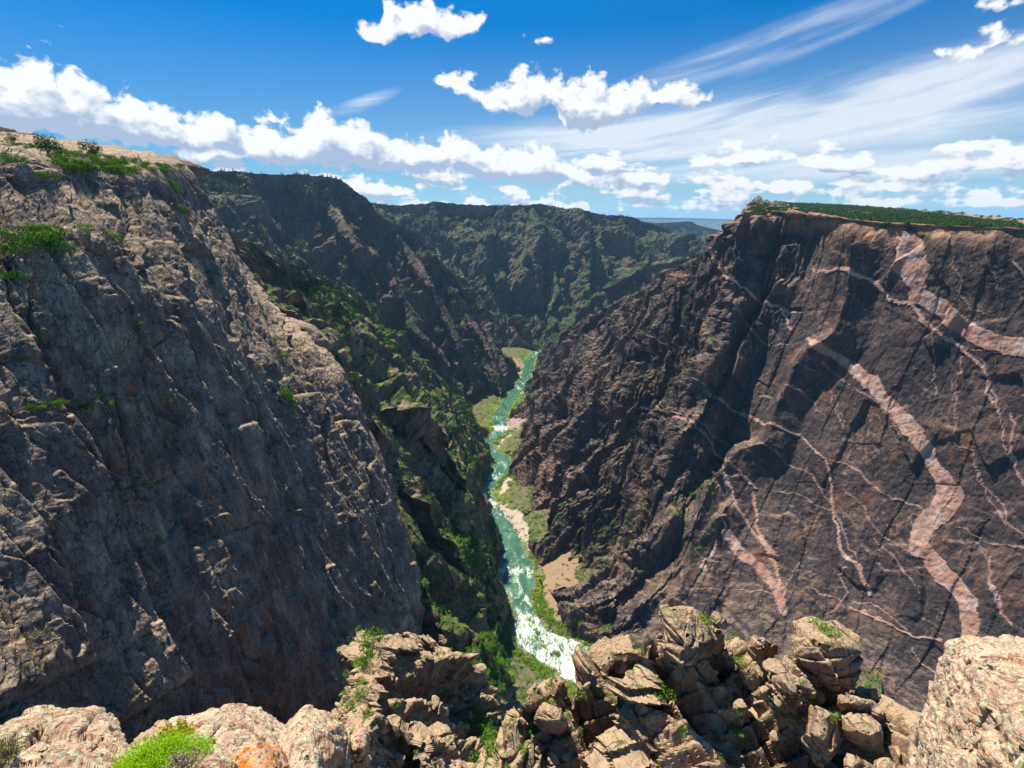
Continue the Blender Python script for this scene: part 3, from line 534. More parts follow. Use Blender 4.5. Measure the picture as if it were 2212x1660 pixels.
_v(*Z8, 2, [(1560, 1000), (1580, 1200), (1560, 1320), (1600, 1420)]); _v(*Z8, 2, [(1740, 1080), (1900, 1120), (2060, 1130)])
_v(*Z5, 10, [(700, 0), (780, 90), (860, 150), (900, 220), (970, 280), (1000, 380)]); _v(*Z5, 4, [(880, 0), (940, 150), (970, 250)]); _v(*Z5, 6, [(1280, 0), (1300, 90), (1360, 130), (1390, 220), (1410, 290)]); _v(*Z5, 3, [(1460, 0), (1540, 80), (1620, 170), (1660, 240)])
_v(*Z5, 3.4, [(1320, 350), (1450, 410), (1600, 470), (1800, 520)]); _v(*Z5, 4, [(2040, 90), (2050, 220), (2090, 300), (2110, 400), (2150, 450)]); _v(*Z5, 2.5, [(1660, 560), (1700, 640), (1750, 700)]); _v(*Z5, 3, [(1300, 150), (1260, 200), (1310, 280), (1240, 360), (1200, 390)]); _v(*Z5, 2.4, [(1140, 280), (1280, 320)])
_v(*Z5, 2, [(1000, 260), (1040, 190), (1080, 140)]); _v(*Z5, 2, [(760, 260), (880, 280), (980, 300)])
VEINS += [[(1640, 960, 2), (1700, 1000, 2), (1760, 1040, 3), (1800, 1080, 2), (1830, 1150, 3), (1850, 1210, 2)], [(1470, 900, 2), (1540, 950, 2), (1600, 970, 2)], [(1560, 1010, 3), (1590, 1090, 4), (1640, 1160, 4), (1680, 1210, 6)], [(2120, 780, 3), (2150, 860, 3), (2170, 960, 3), (2212, 1050, 4)], [(2060, 1150, 2), (2130, 1170, 2), (2212, 1180, 3)], [(2110, 1010, 2), (2130, 1080, 3), (2170, 1130, 3), (2212, 1160, 3)]]
Z9 = (1106, 830, .5)
_v(*Z9, 4, [(860, 60), (1020, 140), (1120, 180), (1250, 250), (1370, 330), (1385, 400), (1390, 520), (1420, 640), (1440, 720), (1490, 800), (1520, 880)]); _v(*Z9, 3, [(1390, 330), (1500, 370), (1560, 440), (1650, 480), (1780, 560)]); _v(*Z9, 2.5, [(1450, 440), (1540, 560), (1600, 640), (1700, 700), (1740, 720)])
_v(*Z9, 5, [(1040, 480), (1060, 600), (1110, 700), (1140, 800), (1180, 900), (1190, 1000)]); _v(*Z9, 3.5, [(730, 160), (850, 270), (960, 370), (1060, 460)]); _v(*Z9, 2.5, [(1880, 250), (1990, 290), (2010, 420), (2100, 520), (2150, 620)]); _v(*Z9, 5, [(2150, 120), (2165, 300), (2190, 400), (2230, 460)]); _v(*Z9, 4, [(2070, 740), (2080, 880), (2120, 1000)]); _v(*Z9, 2.5, [(300, 330), (340, 420), (370, 510), (420, 600)]); _v(*Z9, 2.2, [(1900, 0), (1920, 120), (1900, 250)]); _v(*Z9, 2.2, [(1380, 0), (1400, 100), (1440, 200)]); _v(*Z9, 2.2, [(1460, 940), (1540, 960), (1720, 1060)]); _v(*Z9, 2.5, [(900, 460), (930, 560), (920, 640)]); _v(*Z9, 2, [(1120, 470), (1220, 480), (1340, 520), (1400, 530)]); _v(*Z9, 5, [(820, 820), (850, 770), (880, 700)])
RIBS = [  # buttresses on the right side: polyline with half width, height in metres
    ([(1870, 540, 14), (1850, 640, 16), (1815, 720, 20), (1760, 760, 22), (1720, 800, 20), (1690, 870, 20), (1655, 960, 22), (1590, 1000, 24), (1530, 1060, 26), (1500, 1150, 30), (1480, 1260, 34), (1430, 1330, 34)], 34),
    ([(1690, 620, 12), (1640, 700, 14), (1600, 760, 16), (1570, 830, 16), (1530, 900, 18), (1490, 960, 20), (1450, 1010, 20), (1420, 1060, 20)], 30),
    ([(1640, 480, 10), (1625, 560, 12), (1600, 640, 14), (1570, 700, 14), (1550, 800, 16), (1470, 900, 18), (1400, 1000, 20), (1330, 1080, 20), (1270, 1180, 20)], 36),
    ([(1700, 475, 8), (1680, 560, 10), (1660, 620, 10)], 18), ([(1600, 500, 10), (1560, 580, 12), (1520, 660, 14), (1470, 740, 16), (1420, 830, 18), (1360, 900, 18), (1310, 970, 18), (1240, 1060, 18), (1210, 1130, 16)], 40),
    ([(1470, 620, 12), (1410, 720, 14), (1350, 800, 16), (1290, 880, 16), (1250, 960, 16), (1200, 1040, 14)], 40), ([(1370, 660, 10), (1320, 740, 12), (1270, 810, 14), (1220, 880, 12), (1180, 950, 10)], 44), ([(1290, 700, 8), (1250, 770, 9), (1200, 830, 9), (1160, 880, 8)], 44),
    ([(1560, 1100, 20), (1500, 1200, 24), (1420, 1290, 30), (1330, 1380, 30), (1300, 1450, 26)], 30), ([(1440, 1120, 16), (1380, 1200, 20), (1300, 1280, 22), (1250, 1340, 20)], 30),
    ([(1905, 490, 8), (1895, 540, 8), (1880, 600, 8)], 12), ([(1960, 500, 8), (1940, 560, 8), (1915, 620, 6)], 10)]
def build_right():
    K = [  # rim point, base point on the canyon floor (D from the plane), profile bulge
        ((1190, 748, 2330), (1165, 775, None)), ((1240, 712, 2150), (1158, 800, None)), ((1300, 672, 1880), (1146, 838, None)), ((1370, 632, 1640), (1128, 885, None)),
        ((1430, 601, 1460), (1108, 935, None)), ((1500, 568, 1300), (1122, 1005, None)), ((1552, 536, 1190), (1125, 1090, None)), ((1578, 500, 1120), (1160, 1190, None)),
        ((1592, 474, 1070), (1245, 1270, None)), ((1640, 464, 1010), (1262, 1370, None)), ((1700, 470, 960), (1330, 1440, None)), ((1800, 480, 890), (1520, 1480, None)),
        ((1900, 493, 820), (1730, 1500, None)), ((2000, 499, 750), (1880, 1530, None)), ((2100, 503, 700), (2030, 1600, None)), ((2212, 510, 650), (2200, 1720, None)), ((2420, 530, 580), (2450, 1900, None)), ((2900, 560, 500), (3000, 2300, None)), ((3600, 600, 430), (4200, 3000, None))]
    rows = []
    for k, (r, b) in enumerate(K):
        R = P(*r); Bp = B(b[0], b[1], ZR-8)
        f = min(1., max(0., (k-6)/3)); line = []
        back = R.copy(); out = np.array([.42, .907, 0])
        flat = k >= 8
        for q in ((3600, 140), (1500, 60), (600, 20), (60, 2)) if flat else ((2600, -500), (1000, -330), (300, -150), (60, -30)):
            line.append(R+out*q[0]*(1 if flat else .5)+np.array([0, 0, q[1]]))
        line.append(R)
        for t, h in ((.06, .20), (.22, .48), (.45, .74), (.72, .92)):
            hh = t+.35*(h-t) if k < 7 else h if k > 9 else t+.7*(h-t)
            line.append(R*(1-t)+Bp*t+np.array([0, 0, 0.])+np.array([0, 0, (Bp[2]-R[2])*(hh-t)]))
        line.append(Bp); line.append(Bp-out*60+np.array([0, 0, -12.])); rows.append(line)
    C = np.array(rows); G = spl(C, int(1000*QK)); G = np.swapaxes(G, 0, 1)
    # more samples on the face than on the plateau
    H = spl(G, 400); cs = np.concatenate([np.linspace(0, .36, int(90*QK), endpoint=False), np.linspace(.36, 1, int(760*QK))])
    idx = cs*399; i0 = np.clip(idx.astype(int), 0, 398); fr = (idx-i0)[:, None, None]; G = np.swapaxes(H[i0]*(1-fr)+H[i0+1]*fr, 0, 1)
    def face(S0): 
        px, py, _ = proj(S0); return px, py
    def ribs(G0, px, py, S0):
        r = 0; wx = px+7*vn(G0/45, 171)+3*vn(G0/15, 174); wy = py+10*vn(G0/45+9, 172)
        for c, a in RIBS:
            d, w, s = pl(wx, wy, c); d = d*(1+.35*s); r = np.maximum(r, a*np.clip(1-d/(w*1.9), 0, 1)**1.15)
        return r*top(px, py)
    rimy = lambda px: np.interp(px, [1100, 1190, 1300, 1430, 1552, 1592, 1640, 1800, 1900, 2212, 2900], [800, 748, 672, 601, 536, 474, 464, 480, 493, 510, 560])
    def top(px, py): return np.clip((py-rimy(px)-1)/14, 0.0, 1)
    left = lambda px, py: np.clip((1740-px-(py-700)*.45)/160, .07, 1)
    def fd(fn, l=True): return lambda G0, px, py, S0: fn(G0, px, py, S0)*(top(px, py)*.8+.2)*(left(px, py) if l else 1)
    e1 = (-.45, -.35, -1)
    disp = [(ribs, 8), (fd(mkridged(150, 62, 131, e1, .22, 5)), 8), (fd(mkjoint(e1, (.8, -.6, .1), 40, 150, 14, 132, .4, 1.1, .6, .3)), 6), (fd(mkrock((.25, -.3, -1), 60, 4, 133, .5, 1.8, .05, .03), False), 8), (fd(mkridged(38, 15, 139, e1, .16, 4)), 6), (fd(mkjoint(e1, (.8, -.6, .1), 17, 75, 4.5, 134, .6, 1.1, .6, .3)), 6), (fd(mkjoint(e1, (.8, -.6, .1), 6.5, 24, 1.6, 138, .6, 1.1, .6, .3)), 6), (fd(mkjoint((.2, -.3, -1), (.8, -.6, .1), 13, 34, .9, 135, .4, 1.1, .6, .03), False), 8), (fd(mkrock(e1, 8, 1.6, 137, .4, 1.6, .3, .06)), 6), (mknoise(9, .8, 136, 4), 1)]
    def vein(S, px, py):
        wx = px+9*vn(S/40, 141)+4*vn(S/12, 142)+2*vn(S/5, 145); wy = py+9*vn(S/40+7, 143)+4*vn(S/12, 144)+2*vn(S/5, 146); r = 0
        for c in VEINS:
            b = np.array(c)[:, :2]; m = (wx > b[:, 0].min()-60) & (wx < b[:, 0].max()+60) & (wy > b[:, 1].min()-60) & (wy < b[:, 1].max()+60)
            v = np.zeros(len(S), np.float32)
            d, w, s = pl(wx[m], wy[m], c); w = np.where(w < 7, w*.62+.15, w); q5 = .62 if b.shape[0] and np.array(c)[:, 2].max() < 3.2 else 1.0; v[m] = np.clip((w*1.1-d)/(np.minimum(w*.06, .5)+.35), 0, 1)*q5; r = np.maximum(r, v)
        return r*(top(px, py) > .2)
    disp.append((lambda G0, px, py, S0: vein(G0, px, py)*1.1, 7))
    land('painted_wall', G, MAT['wall'], disp, {'vein': vein, 'rimrock': lambda S, px, py: np.clip(1-(py-rimy(px)-4*fbm(S/30, 3, 147)*6)/48, 0, 1)*(px > 1570)}, post=bank(1, 8, .25, 2300.))
# --- canyon floor and river --------------------------------------------------
def build_floor():
    ry = [r[0] for r in RIV]; rl = [r[1] for r in RIV]; rr = [r[2] for r in RIV]
    nu, nv = int(900*QK), int(560*QK)
    py = 748+np.linspace(0, 1, nu)**1.15*(1790-748); px = np.linspace(760, 1900, nv)
    PX, PY = np.meshgrid(px, py); d = FW+RT*((PX-CX)/F)[..., None]+UP*((CY-PY)/F)[..., None]; G = d*(ZR/d[..., 2:3])
    L = np.interp(PY, ry, rl); R = np.interp(PY, ry, rr); sc = (G@FW)/F   # metres per pixel
    S = G.reshape(-1, 3).copy(); jit = (fbm(S/14, 4, 201)*9).reshape(nu, nv)
    dist = np.maximum(L-PX, PX-R)*sc+jit*.6
    PXj = PX+jit/sc*.8; PYj = PY+fbm(S/12+5, 4, 203).reshape(nu, nv)*6
    h = np.clip(dist, -6, 400); z = np.where(h < 0, h*.35, np.minimum(h*.13, 3)+np.clip(h-14, 0, 45)*.2)
    z = z+fbm(S/9, 5, 202).reshape(nu, nv)*np.clip(h, 0, 12)*.09
    G[..., 2] += z
    zz = lambda ox, oy, k, pts: [(ox+x*k, oy+y*k) for x, y in pts]
    Z7 = (829.5, 718.9, .3331); Z4 = (663.6, 1216.6, .325)
    cls = {}
    grav = [zz(*Z7, [(690, 1080), (760, 1120), (880, 1170), (935, 1290), (935, 1350), (905, 1375), (860, 1290), (790, 1210), (700, 1120)]), zz(*Z7, [(750, 1010), (790, 940), (815, 950), (800, 1040), (750, 1060)]), zz(*Z7, [(865, 265), (930, 235), (935, 265), (880, 290)]), zz(*Z7, [(850, 400), (890, 370), (900, 390), (850, 420)]), zz(*Z7, [(720, 740), (760, 710), (900, 640), (830, 680), (740, 760)]), zz(*Z4, [(1440, 420), (1520, 440), (1690, 600), (1600, 600), (1470, 480)])]
    scree = [zz(*Z7, [(780, 590), (860, 540), (1000, 480), (1000, 520), (850, 640), (790, 620)]), zz(*Z7, [(930, 1370), (1010, 1350), (1020, 1400), (960, 1440), (920, 1410)]), zz(*Z7, [(650, 1370), (720, 1350), (780, 1460), (720, 1480), (660, 1420)]), zz(*Z7, [(1000, 1440), (1040, 1400), (1100, 1430), (1020, 1530), (1000, 1500)])]
    tan = [zz(*Z7, [(1020, 1540), (1100, 1440), (1200, 1430), (1250, 1540), (1250, 1660), (1240, 1900), (1130, 1900), (1060, 1700)]), zz(*Z4, [(1560, 80), (1620, 0), (1800, 0), (1790, 150), (1730, 330), (1600, 330), (1600, 200)]), zz(*Z7, [(790, 190), (890, 180), (920, 220), (860, 260), (800, 250)])]
    xs, ys = PXj.ravel(), PYj.ravel()
    g = np.zeros(len(xs), bool); s = g.copy(); t = g.copy()
    for p_ in grav: g |= inpoly(xs, ys, p_)
    for p_ in scree: s |= inpoly(xs, ys, p_)
    for p_ in tan: t |= inpoly(xs, ys, p_)
    dd = dist.ravel()
    green = np.exp(-np.clip(dd-3, 0, 99)/22)*(dd > 0)
    o = grid_obj('canyon_floor', G, floor_mat(), {'gravel': g.astype(float), 'scree': s.astype(float), 'tan': t.astype(float), 'green': green}, flip=True)
    tag(o, kind='structure'); LAND['canyon_floor'] = (G.reshape(-1, 3), None); LAND['floor_dist'] = (dd, xs, ys, g | s, t)
    # river sheet
    n2 = 60; yy = np.concatenate([np.linspace(748, 1100, 500), np.linspace(1101, 1700, 700)]); tt = np.linspace(-.12, 1.12, n2)
    l2 = np.interp(yy, ry+[1700], rl+[1700]); r2 = np.interp(yy, ry+[1700], rr+[1900]); X = l2[:, None]+(r2-l2)[:, None]*tt; Y = np.repeat(yy[:, None], n2, 1)
    d = FW+RT*((X-CX)/F)[..., None]+UP*((CY-Y)/F)[..., None]; W = d*((ZR-.5)/d[..., 2:3])
    rap = [(765, .6, 10), (815, .35, 14), (835, .35, 12), (899, .4, 8), (925, 1., 12), (975, .35, 10), (1005, .5, 14), (1030, .7, 10), (1060, .7, 14), (1085, .8, 14), (1110, .5, 14), (1150, .3, 16), (1200, .45, 14), (1235, .85, 18), (1290, .5, 30), (1340, .9, 22), (1395, 1.2, 45), (1450, 1.1, 40), (1520, 1., 60)]
    tt2 = None; fo = sum(a*np.exp(-((Y-y0)/w)**2) for y0, a, w in rap)
    Sw = W.reshape(-1, 3); nz = fbm(Sw/5*np.array([1, .45, 1]), 5, 211).reshape(Y.shape)
    W[..., 2] += nz*.45*np.clip(fo+.2, 0, 1.2)
    o = grid_obj('river', W, water_mat(), {'foam': np.clip(fo, 0, 1.)*.45}, flip=True); tag(o, kind='structure')
def floor_mat():
    m, n = new_mat('valley_ground'); co = n('ShaderNodeNewGeometry').outputs['Position']
    a = n.noise(co, .09, 8., .68); b = n.noise(co, .5, 6., .7)
    col = n.mix(n.rng(a, .44, .54), (.16, .115, .08), (.055, .085, .022)); col = n.mix(n.rng(b, .5, .66), col, (.20, .16, .11))
    col = n.mix(n.m('MULTIPLY', n.attr('green'), n.rng(n.noise(co, .12, 6., .65), .36, .5)), col, n.mix(b, (.075, .16, .012), (.17, .26, .02)))
    rk = n.vor(co, .55).outputs['Color']; rkc = n.mix(n.sep(rk)[0], (.17, .12, .11), (.42, .32, .28))
    col = n.mix(n.attr('tan'), col, n.mix(b, (.21, .145, .09), (.33, .235, .15)))
    col = n.mix(n.attr('gravel'), col, n.mix(n.noise(co, .8, 5., .7), (.30, .25, .20), (.46, .40, .33))); col = n.mix(n.attr('scree'), col, rkc)
    finish(n, col, .95, n.noise(co, .6, 8., .75), 1., 1.2, .1); return m
def water_mat():
    m, n = new_mat('river_water'); co = n('ShaderNodeNewGeometry').outputs['Position']
    w = n.mapping(co, (0, 0, .15), (1, .38, 1)); a = n.noise(w, .07, 8., .66, .8); b = n.noise(w, .35, 6., .75, .5)
    f = n.m('ADD', n.m('MULTIPLY', n.m('SUBTRACT', a, .5), 1.5), n.m('ADD', n.m('MULTIPLY', n.m('SUBTRACT', b, .5), 1.3), n.attr('foam')))
    fo = n.rng(f, .24, .58, 0., 1., 'SMOOTHSTEP')
    deep = n.mix(n.rng(a, .35, .6), (.022, .080, .05), (.075, .17, .095))
    col = n.mix(fo, deep, n.mix(n.noise(w, 1.3, 3., .6), (.42, .56, .44), (.80, .86, .78)))
    finish(n, col, n.rng(fo, 0, 1, .12, .7), n.m('ADD', n.noise(w, .35, 8., .7, .5), n.m('MULTIPLY', fo, .5)), 1., .8, .5); return m
# ---------------------------------------------------------------- crags and boulders in the foreground
def rbf(pts, vals, q):
    pts = np.array(pts, float); vals = np.array(vals, float); n = len(pts); s = 100.
    K = np.linalg.norm(pts[:, None]-pts[None], axis=2)/s; A = np.zeros((n+3, n+3)); A[:n, :n] = K-np.eye(n)*.02; A[:n, n] = 1; A[:n, n+1:] = pts/s; A[n, :n] = 1; A[n+1:, :n] = (pts/s).T
    w = np.linalg.solve(A, np.concatenate([vals, [0, 0, 0]])); out = np.zeros(len(q))
    for k in range(n): out += w[k]*np.linalg.norm(q-pts[k], axis=1)/s
    return out+w[n]+(q/s)@w[n+1:]
def boulder(name, out, D, inner, thick, mat, seed, bs, amp, label, cat='rock', group=None, nt=220, nr=120, e1=(.3, .2, -1), fine=.12, cuts=26):
    """a rock: outline (x, y[, depth]) in the survey view, inner = depths of points on its front, thick = metres front to back"""
    o = np.array([list(p[:2])+[p[2] if len(p) > 2 else D] for p in out], float); c = o[:, :2].mean(0)
    oc = np.concatenate([o, o[:1]]); ring = spl(oc, nt+1)[:-1]
    d0 = ring[:, 2]; cpts = [p[:2] for p in o]+[p[:2] for p in inner]; cv = list(o[:, 2])+[p[2] for p in inner]
    rows = []
    fr = np.linspace(.02, 1, nr)**.8
    for r in fr:
        q = c+(ring[:, :2]-c)*r; d = rbf(cpts, cv, q); d = d-thick*.10*(np.sqrt(np.maximum(0, 1-r**6)))
        rows.append(np.stack([P(a, b, 1.0) for a, b in q])*d[:, None])
    base = rbf(cpts, cv, c+(ring[:, :2]-c))
    for r in np.linspace(1, .02, nr//3)[1:]:
        q = c+(ring[:, :2]-c)*r; d = d0+thick*.9*np.sqrt(1-r*r)
        rows.append(np.stack([P(a, b, 1.0) for a, b in q])*d[:, None])
    G = np.stack(rows)                       # rings x angle
    nR, nT, _ = G.shape; f = gfaces(nT, nR, True); G = np.swapaxes(G, 0, 1)   # angle x rings
    def nrm(G, k=0):
        W = np.concatenate([G[-6:], G, G[:6]], 0); W = smooth(W, k) if k else W
        N = gnorm(W)[6:-6]; cc = G.reshape(-1, 3).mean(0)
        return N if ((G-cc)*N).sum(2).mean() > 0 else -N
    S = G.reshape(-1, 3).copy(); sh = G.shape[:2]+(1,)
    r_ = np.random.default_rng(seed); cc = S.mean(0); R0 = S-cc; Dm = np.linalg.norm(R0, axis=1).mean()
    Q = R0.copy()
    for k in range(cuts):                      # split faces: planes that slice the rounded body flat
        nn = r_.normal(size=3); nn[2] += .25; nn /= np.linalg.norm(nn); h_ = R0@nn; lim = np.quantile(h_, r_.uniform(.85, .975) if mat is MAT['crag'] else r_.uniform(.93, .99))
        e = np.maximum(Q@nn-lim, 0); Q = Q-nn*(e*.93)[:, None]
    G = (Q+cc).reshape(G.shape)
    N = nrm(G, 8); G = G+N*(mkjoint(e1, (.8, .5, .3), bs, bs*2, amp*.62, seed, .3, 1.1, .6, .6)(S, 0, 0, S)).reshape(sh)
    G = G+nrm(G, 8)*(mkjoint((1, .3, .1), (.1, .2, 1), bs*.5, bs*.8, amp*.3, seed+1, .5, 1.1, .6, .5)(S, 0, 0, S)+fbm(S/(bs*.5), 4, seed+2)*amp*fine).reshape(sh)
    G = G+nrm(G, 3)*(fbm(S/(bs*.1), 4, seed+3)*amp*fine*.35).reshape(sh)
    V = G.reshape(-1, 3); vol = nrm(G); a = V[f[0, 0]]; orient = np.cross(G[1, nr//2]-G[0, nr//2], G[0, nr//2+1]-G[0, nr//2])@vol[0, nr//2]
    ob = mesh_np(name, V, np.ascontiguousarray(f if orient > 0 else f[:, ::-1]), mat, smooth_=(mat is not MAT['crag']))
    org = V.mean(0)*np.array([1, 1, 0])+np.array([0, 0, V[:, 2].min()]); ob.data.transform(__import__('mathutils').Matrix.Translation(-org)); ob.location = org
    # keep the material's world-space pattern; only the object's origin moves to its base
    LAND[label] = (V, vol.reshape(-1, 3)); return tag(ob, label, cat, group)
def z5(*pts): return [(1272+p[0]*.425, 1161+p[1]*.425)+tuple(p[2:]) for p in pts]
def z4(*pts): return [(663.6+p[0]*.325, 1216.6+p[1]*.325)+tuple(p[2:]) for p in pts]
def build_crags():
    cr = [(1010, 1760, 84), (1040, 1700, 90), (1090, 1590, 98), (1110, 1545, 102), (1140, 1500, 106), (1190, 1490, 108), (1240, 1480, 109), (1275, 1430, 110), (1310, 1400, 110), (1360, 1380, 109), (1410, 1372, 108), (1450, 1400, 106), (1580, 1395, 105), (1610, 1420, 104), (1680, 1460, 102), (1850, 1500, 98), (1895, 1520, 96), (1950, 1560, 92), (2000, 1590, 88), (2040, 1650, 82), (2080, 1760, 74), (2100, 1900, 66)]
    G = ridge(cr, -175, (.95,), 4.0, int(760*QK), int(520*QK), 1, farw=.18, prof=[(0, 0), (.3, .25), (.6, .55), (1, 1)])
    e1 = (.25, .35, -1)
    fade = np.clip((G[..., 2:3]+175)/20, .1, 1)
    d = [(mkridged(24, 4, 401, e1, .35, 3), 8), (mkjoint(e1, (1, .3, .2), 10, 17, 4.2, 402, .4, 1.2, .7, .3), 6), (mkjoint((.9, .2, .3), (-.2, .6, 1), 3.6, 7, 1.2, 403, .4, 1.2, .7, .4), 6), (mkjoint(e1, (1, .3, .2), 1.5, 4, .22, 404, .4, 1.2, .7, .4), 6), (mknoise(.7, .07, 405), 2)]
    RUB = None
    land('crag_slope', G, MAT['crag'], d, fade=fade)
def build_boulders():
    C = MAT['crag']; g = 'broken crags below the overlook'
    boulder('rock_spire', z5((340, 480), (335, 400), (350, 340), (370, 280), (420, 275), (470, 310), (520, 350), (560, 390), (600, 440), (640, 490), (700, 500), (730, 540), (690, 580), (660, 650, 97), (560, 710, 96), (470, 740, 95), (400, 730, 95), (345, 680, 97), (335, 560)), 101, z5((470, 380, 97), (430, 420, 95), (480, 560, 92), (600, 560, 94), (480, 650, 92), (380, 560, 95)), 14, C, 501, 5, 1.6, 'tallest brown crag with a pointed top and a shaded orange-brown front', 'crag', g)
    boulder('boulder', z5((620, 390), (655, 366), (690, 395), (710, 430), (702, 480), (672, 486), (620, 455), (610, 420)), 100, z5((665, 425, 97.4), (650, 460, 98)), 4, C, 511, 3, .5, 'small pinkish angular boulder perched beside the tallest crag', 'boulder', None, 120, 60)
    boulder('rock_slab', z5((820, 475), (845, 463), (900, 488), (950, 530), (964, 560), (955, 620), (920, 670), (870, 670), (815, 620), (800, 560)), 103, z5((870, 560, 98.5), (850, 500, 100)), 6, C, 521, 5, .6, 'squat flat-faced rock standing in the gap between the two big crags', 'rock', None, 140, 70)
    boulder('flat_topped_crag', z5((1040, 360, 103), (1075, 352, 103), (1130, 370, 103), (1180, 385, 103), (1240, 400, 102), (1290, 430, 101), (1340, 480, 99), (1385, 520, 97), (1378, 600, 95), (1368, 690, 94), (1350, 760, 93), (1290, 775, 92), (1220, 760, 92), (1150, 710, 92), (1080, 670, 93), (1000, 640, 94), (965, 620, 95), (972, 500, 97), (998, 450, 99), (1020, 400, 101)), 98, z5((1010, 520, 93.5), (1110, 475, 93.5), (1200, 545, 92), (1280, 565, 91.3), (1370, 575, 93), (1150, 620, 92.6), (1280, 690, 91.6), (1150, 430, 98), (1260, 480, 96.5)), 14, C, 531, 4.2, 1.3, 'broad flat-topped crag with cracked plates and a shrub on its top', 'crag', g, 300, 170)
    boulder('rubble_crag', z5((930, 620), (1000, 600), (1080, 640), (1200, 720), (1300, 770), (1200, 830), (1110, 900), (1070, 990), (990, 990), (900, 890), (862, 810), (880, 720)), 93, z5((1000, 720, 89), (1050, 800, 88), (960, 850, 87)), 10, C, 541, 2.4, 1.3, 'rubbly knob of broken rock under the flat-topped crag', 'crag', g)
    boulder('boulder', z5((1110, 870), (1160, 808), (1240, 818), (1290, 860), (1288, 940), (1295, 1010), (1375, 1090), (1290, 1170), (1180, 1170), (1095, 1070), (1055, 990), (1072, 920)), 85, z5((1180, 880, 81.5), (1200, 1000, 79.5), (1120, 1000, 81), (1240, 1100, 79)), 9, C, 551, 6, .8, 'rounded tan boulder at the foot of the stepped slabs', 'boulder')
    boulder('rock_slab', z5((1258, 800), (1300, 763), (1380, 800), (1470, 850), (1555, 890), (1562, 935), (1500, 945), (1400, 915), (1330, 880), (1262, 890)), 86, z5((1300, 830, 83), (1380, 850, 83.6), (1480, 900, 83.4)), 6, C, 561, 4, .6, 'upper of two stepped brown slabs right of the tan boulder', 'rock')
    boulder('rock_slab', z5((1283, 910), (1320, 858), (1400, 878), (1480, 908), (1542, 960), (1552, 1040), (1545, 1130), (1440, 1140), (1380, 1090), (1288, 1010)), 83, z5((1320, 925, 79.2), (1500, 985, 79.2), (1420, 1060, 78.4), (1400, 930, 80.6)), 7, C, 571, 5, .6, 'lower and larger of two stepped brown slabs with a squared edge', 'rock')
    boulder('rock_slab', z5((1272, 1085), (1340, 1098), (1425, 1140), (1440, 1230), (1280, 1230)), 75, z5((1340, 1140, 73), (1330, 1190, 72)), 5, C, 581, 3, .5, 'thin pale slab at the bottom below the stepped slabs', 'rock', None, 120, 60)
    boulder('boulder', z5((1450, 1140), (1500, 1118), (1560, 1140), (1600, 1220), (1430, 1230)), 73, z5((1510, 1170, 71), (1510, 1200, 70)), 4, C, 591, 3, .35, 'small rounded boulder at the bottom left of the big lichened boulder', 'boulder', None, 120, 60)
    boulder('rock_spire', z4((1640, 740), (1680, 722), (1720, 780), (1748, 850), (1740, 910), (1690, 930), (1600, 900), (1560, 880), (1605, 800)), 109, z4((1680, 800, 105), (1640, 880, 104.5)), 6, C, 601, 3.5, .7, 'dark pointed rock tooth standing over the river bend', 'crag', g, 140, 80)
    boulder('boulder', z4((1425, 870), (1470, 853), (1520, 878), (1562, 920), (1545, 980), (1480, 1020), (1430, 1100), (1410, 1000)), 105, z4((1470, 910, 101), (1460, 980, 100.5)), 6, C, 611, 4, .6, 'smooth-topped knob left of the rock tooth over the river', 'boulder', None, 140, 80)
    boulder('rock_slab', z4((1470, 985), (1560, 925), (1700, 935), (1765, 980), (1745, 1070), (1680, 1140), (1590, 1125), (1510, 1060)), 101, z4((1600, 1000, 98), (1650, 1080, 96.5)), 6, C, 621, 5, .5, 'pale pinkish slab just below the rock tooth', 'rock', None, 140, 80)
    boulder('rock_slab', [(572, 676), (600, 668), (640, 688), (690, 708), (716, 728), (724, 748), (716, 764), (690, 764), (655, 758), (625, 735), (590, 704)], 500, [(640, 712, 488), (690, 738, 488), (600, 685, 494)], 40, MAT['left'], 631, 24, 1.2, 'big dark overhanging slab of rock leaning on the shoulder of the near left cliff', 'rock', None, 160, 80)
    N = MAT['near']; gl = 'lichened boulders on the overlook edge'
    boulder('lichened_boulder', [(2320, 1352), (2212, 1354), (2143, 1356), (2101, 1378), (2058, 1403), (2037, 1418), (2031, 1454), (2011, 1501), (2003, 1543), (1986, 1582), (1973, 1620), (1958, 1661), (1940, 1740, 3.2), (2000, 1850, 2.8), (2300, 1900, 2.2), (2600, 1800, 2.2), (2700, 1550, 2.8), (2500, 1390)], 3.7, [(2120, 1430, 3.2), (2100, 1600, 2.9), (2250, 1450, 3.0), (2220, 1540, 2.6), (2300, 1650, 2.2), (2050, 1560, 3.2), (2050, 1650, 2.9)], 1.4, N, 701, .45, .075, 'big pinkish lichen-covered boulder at the bottom right corner', 'boulder', gl, 620, 420, (0, .3, -1), .5)
    boulder('lichened_boulder', [(-200, 1580), (-60, 1590), (0, 1577), (20, 1562), (52, 1555), (65, 1538), (84, 1530), (101, 1532), (122, 1545), (147, 1552), (182, 1550), (224, 1545), (252, 1552), (280, 1568), (308, 1580), (335, 1610, 2.9), (360, 1680, 2.6), (300, 1800, 2.0), (0, 1900, 1.6), (-300, 1850, 1.8), (-350, 1650, 2.6)], 3.1, [(100, 1590, 2.75), (0, 1620, 2.5), (250, 1610, 2.65), (100, 1650, 2.35), (230, 1680, 2.2), (100, 1760, 1.9)], 1.2, N, 711, .4, .06, 'low pale boulder at the bottom left corner, left of the bright green bush', 'boulder', gl, 620, 380, (1, .3, -.2), .5)
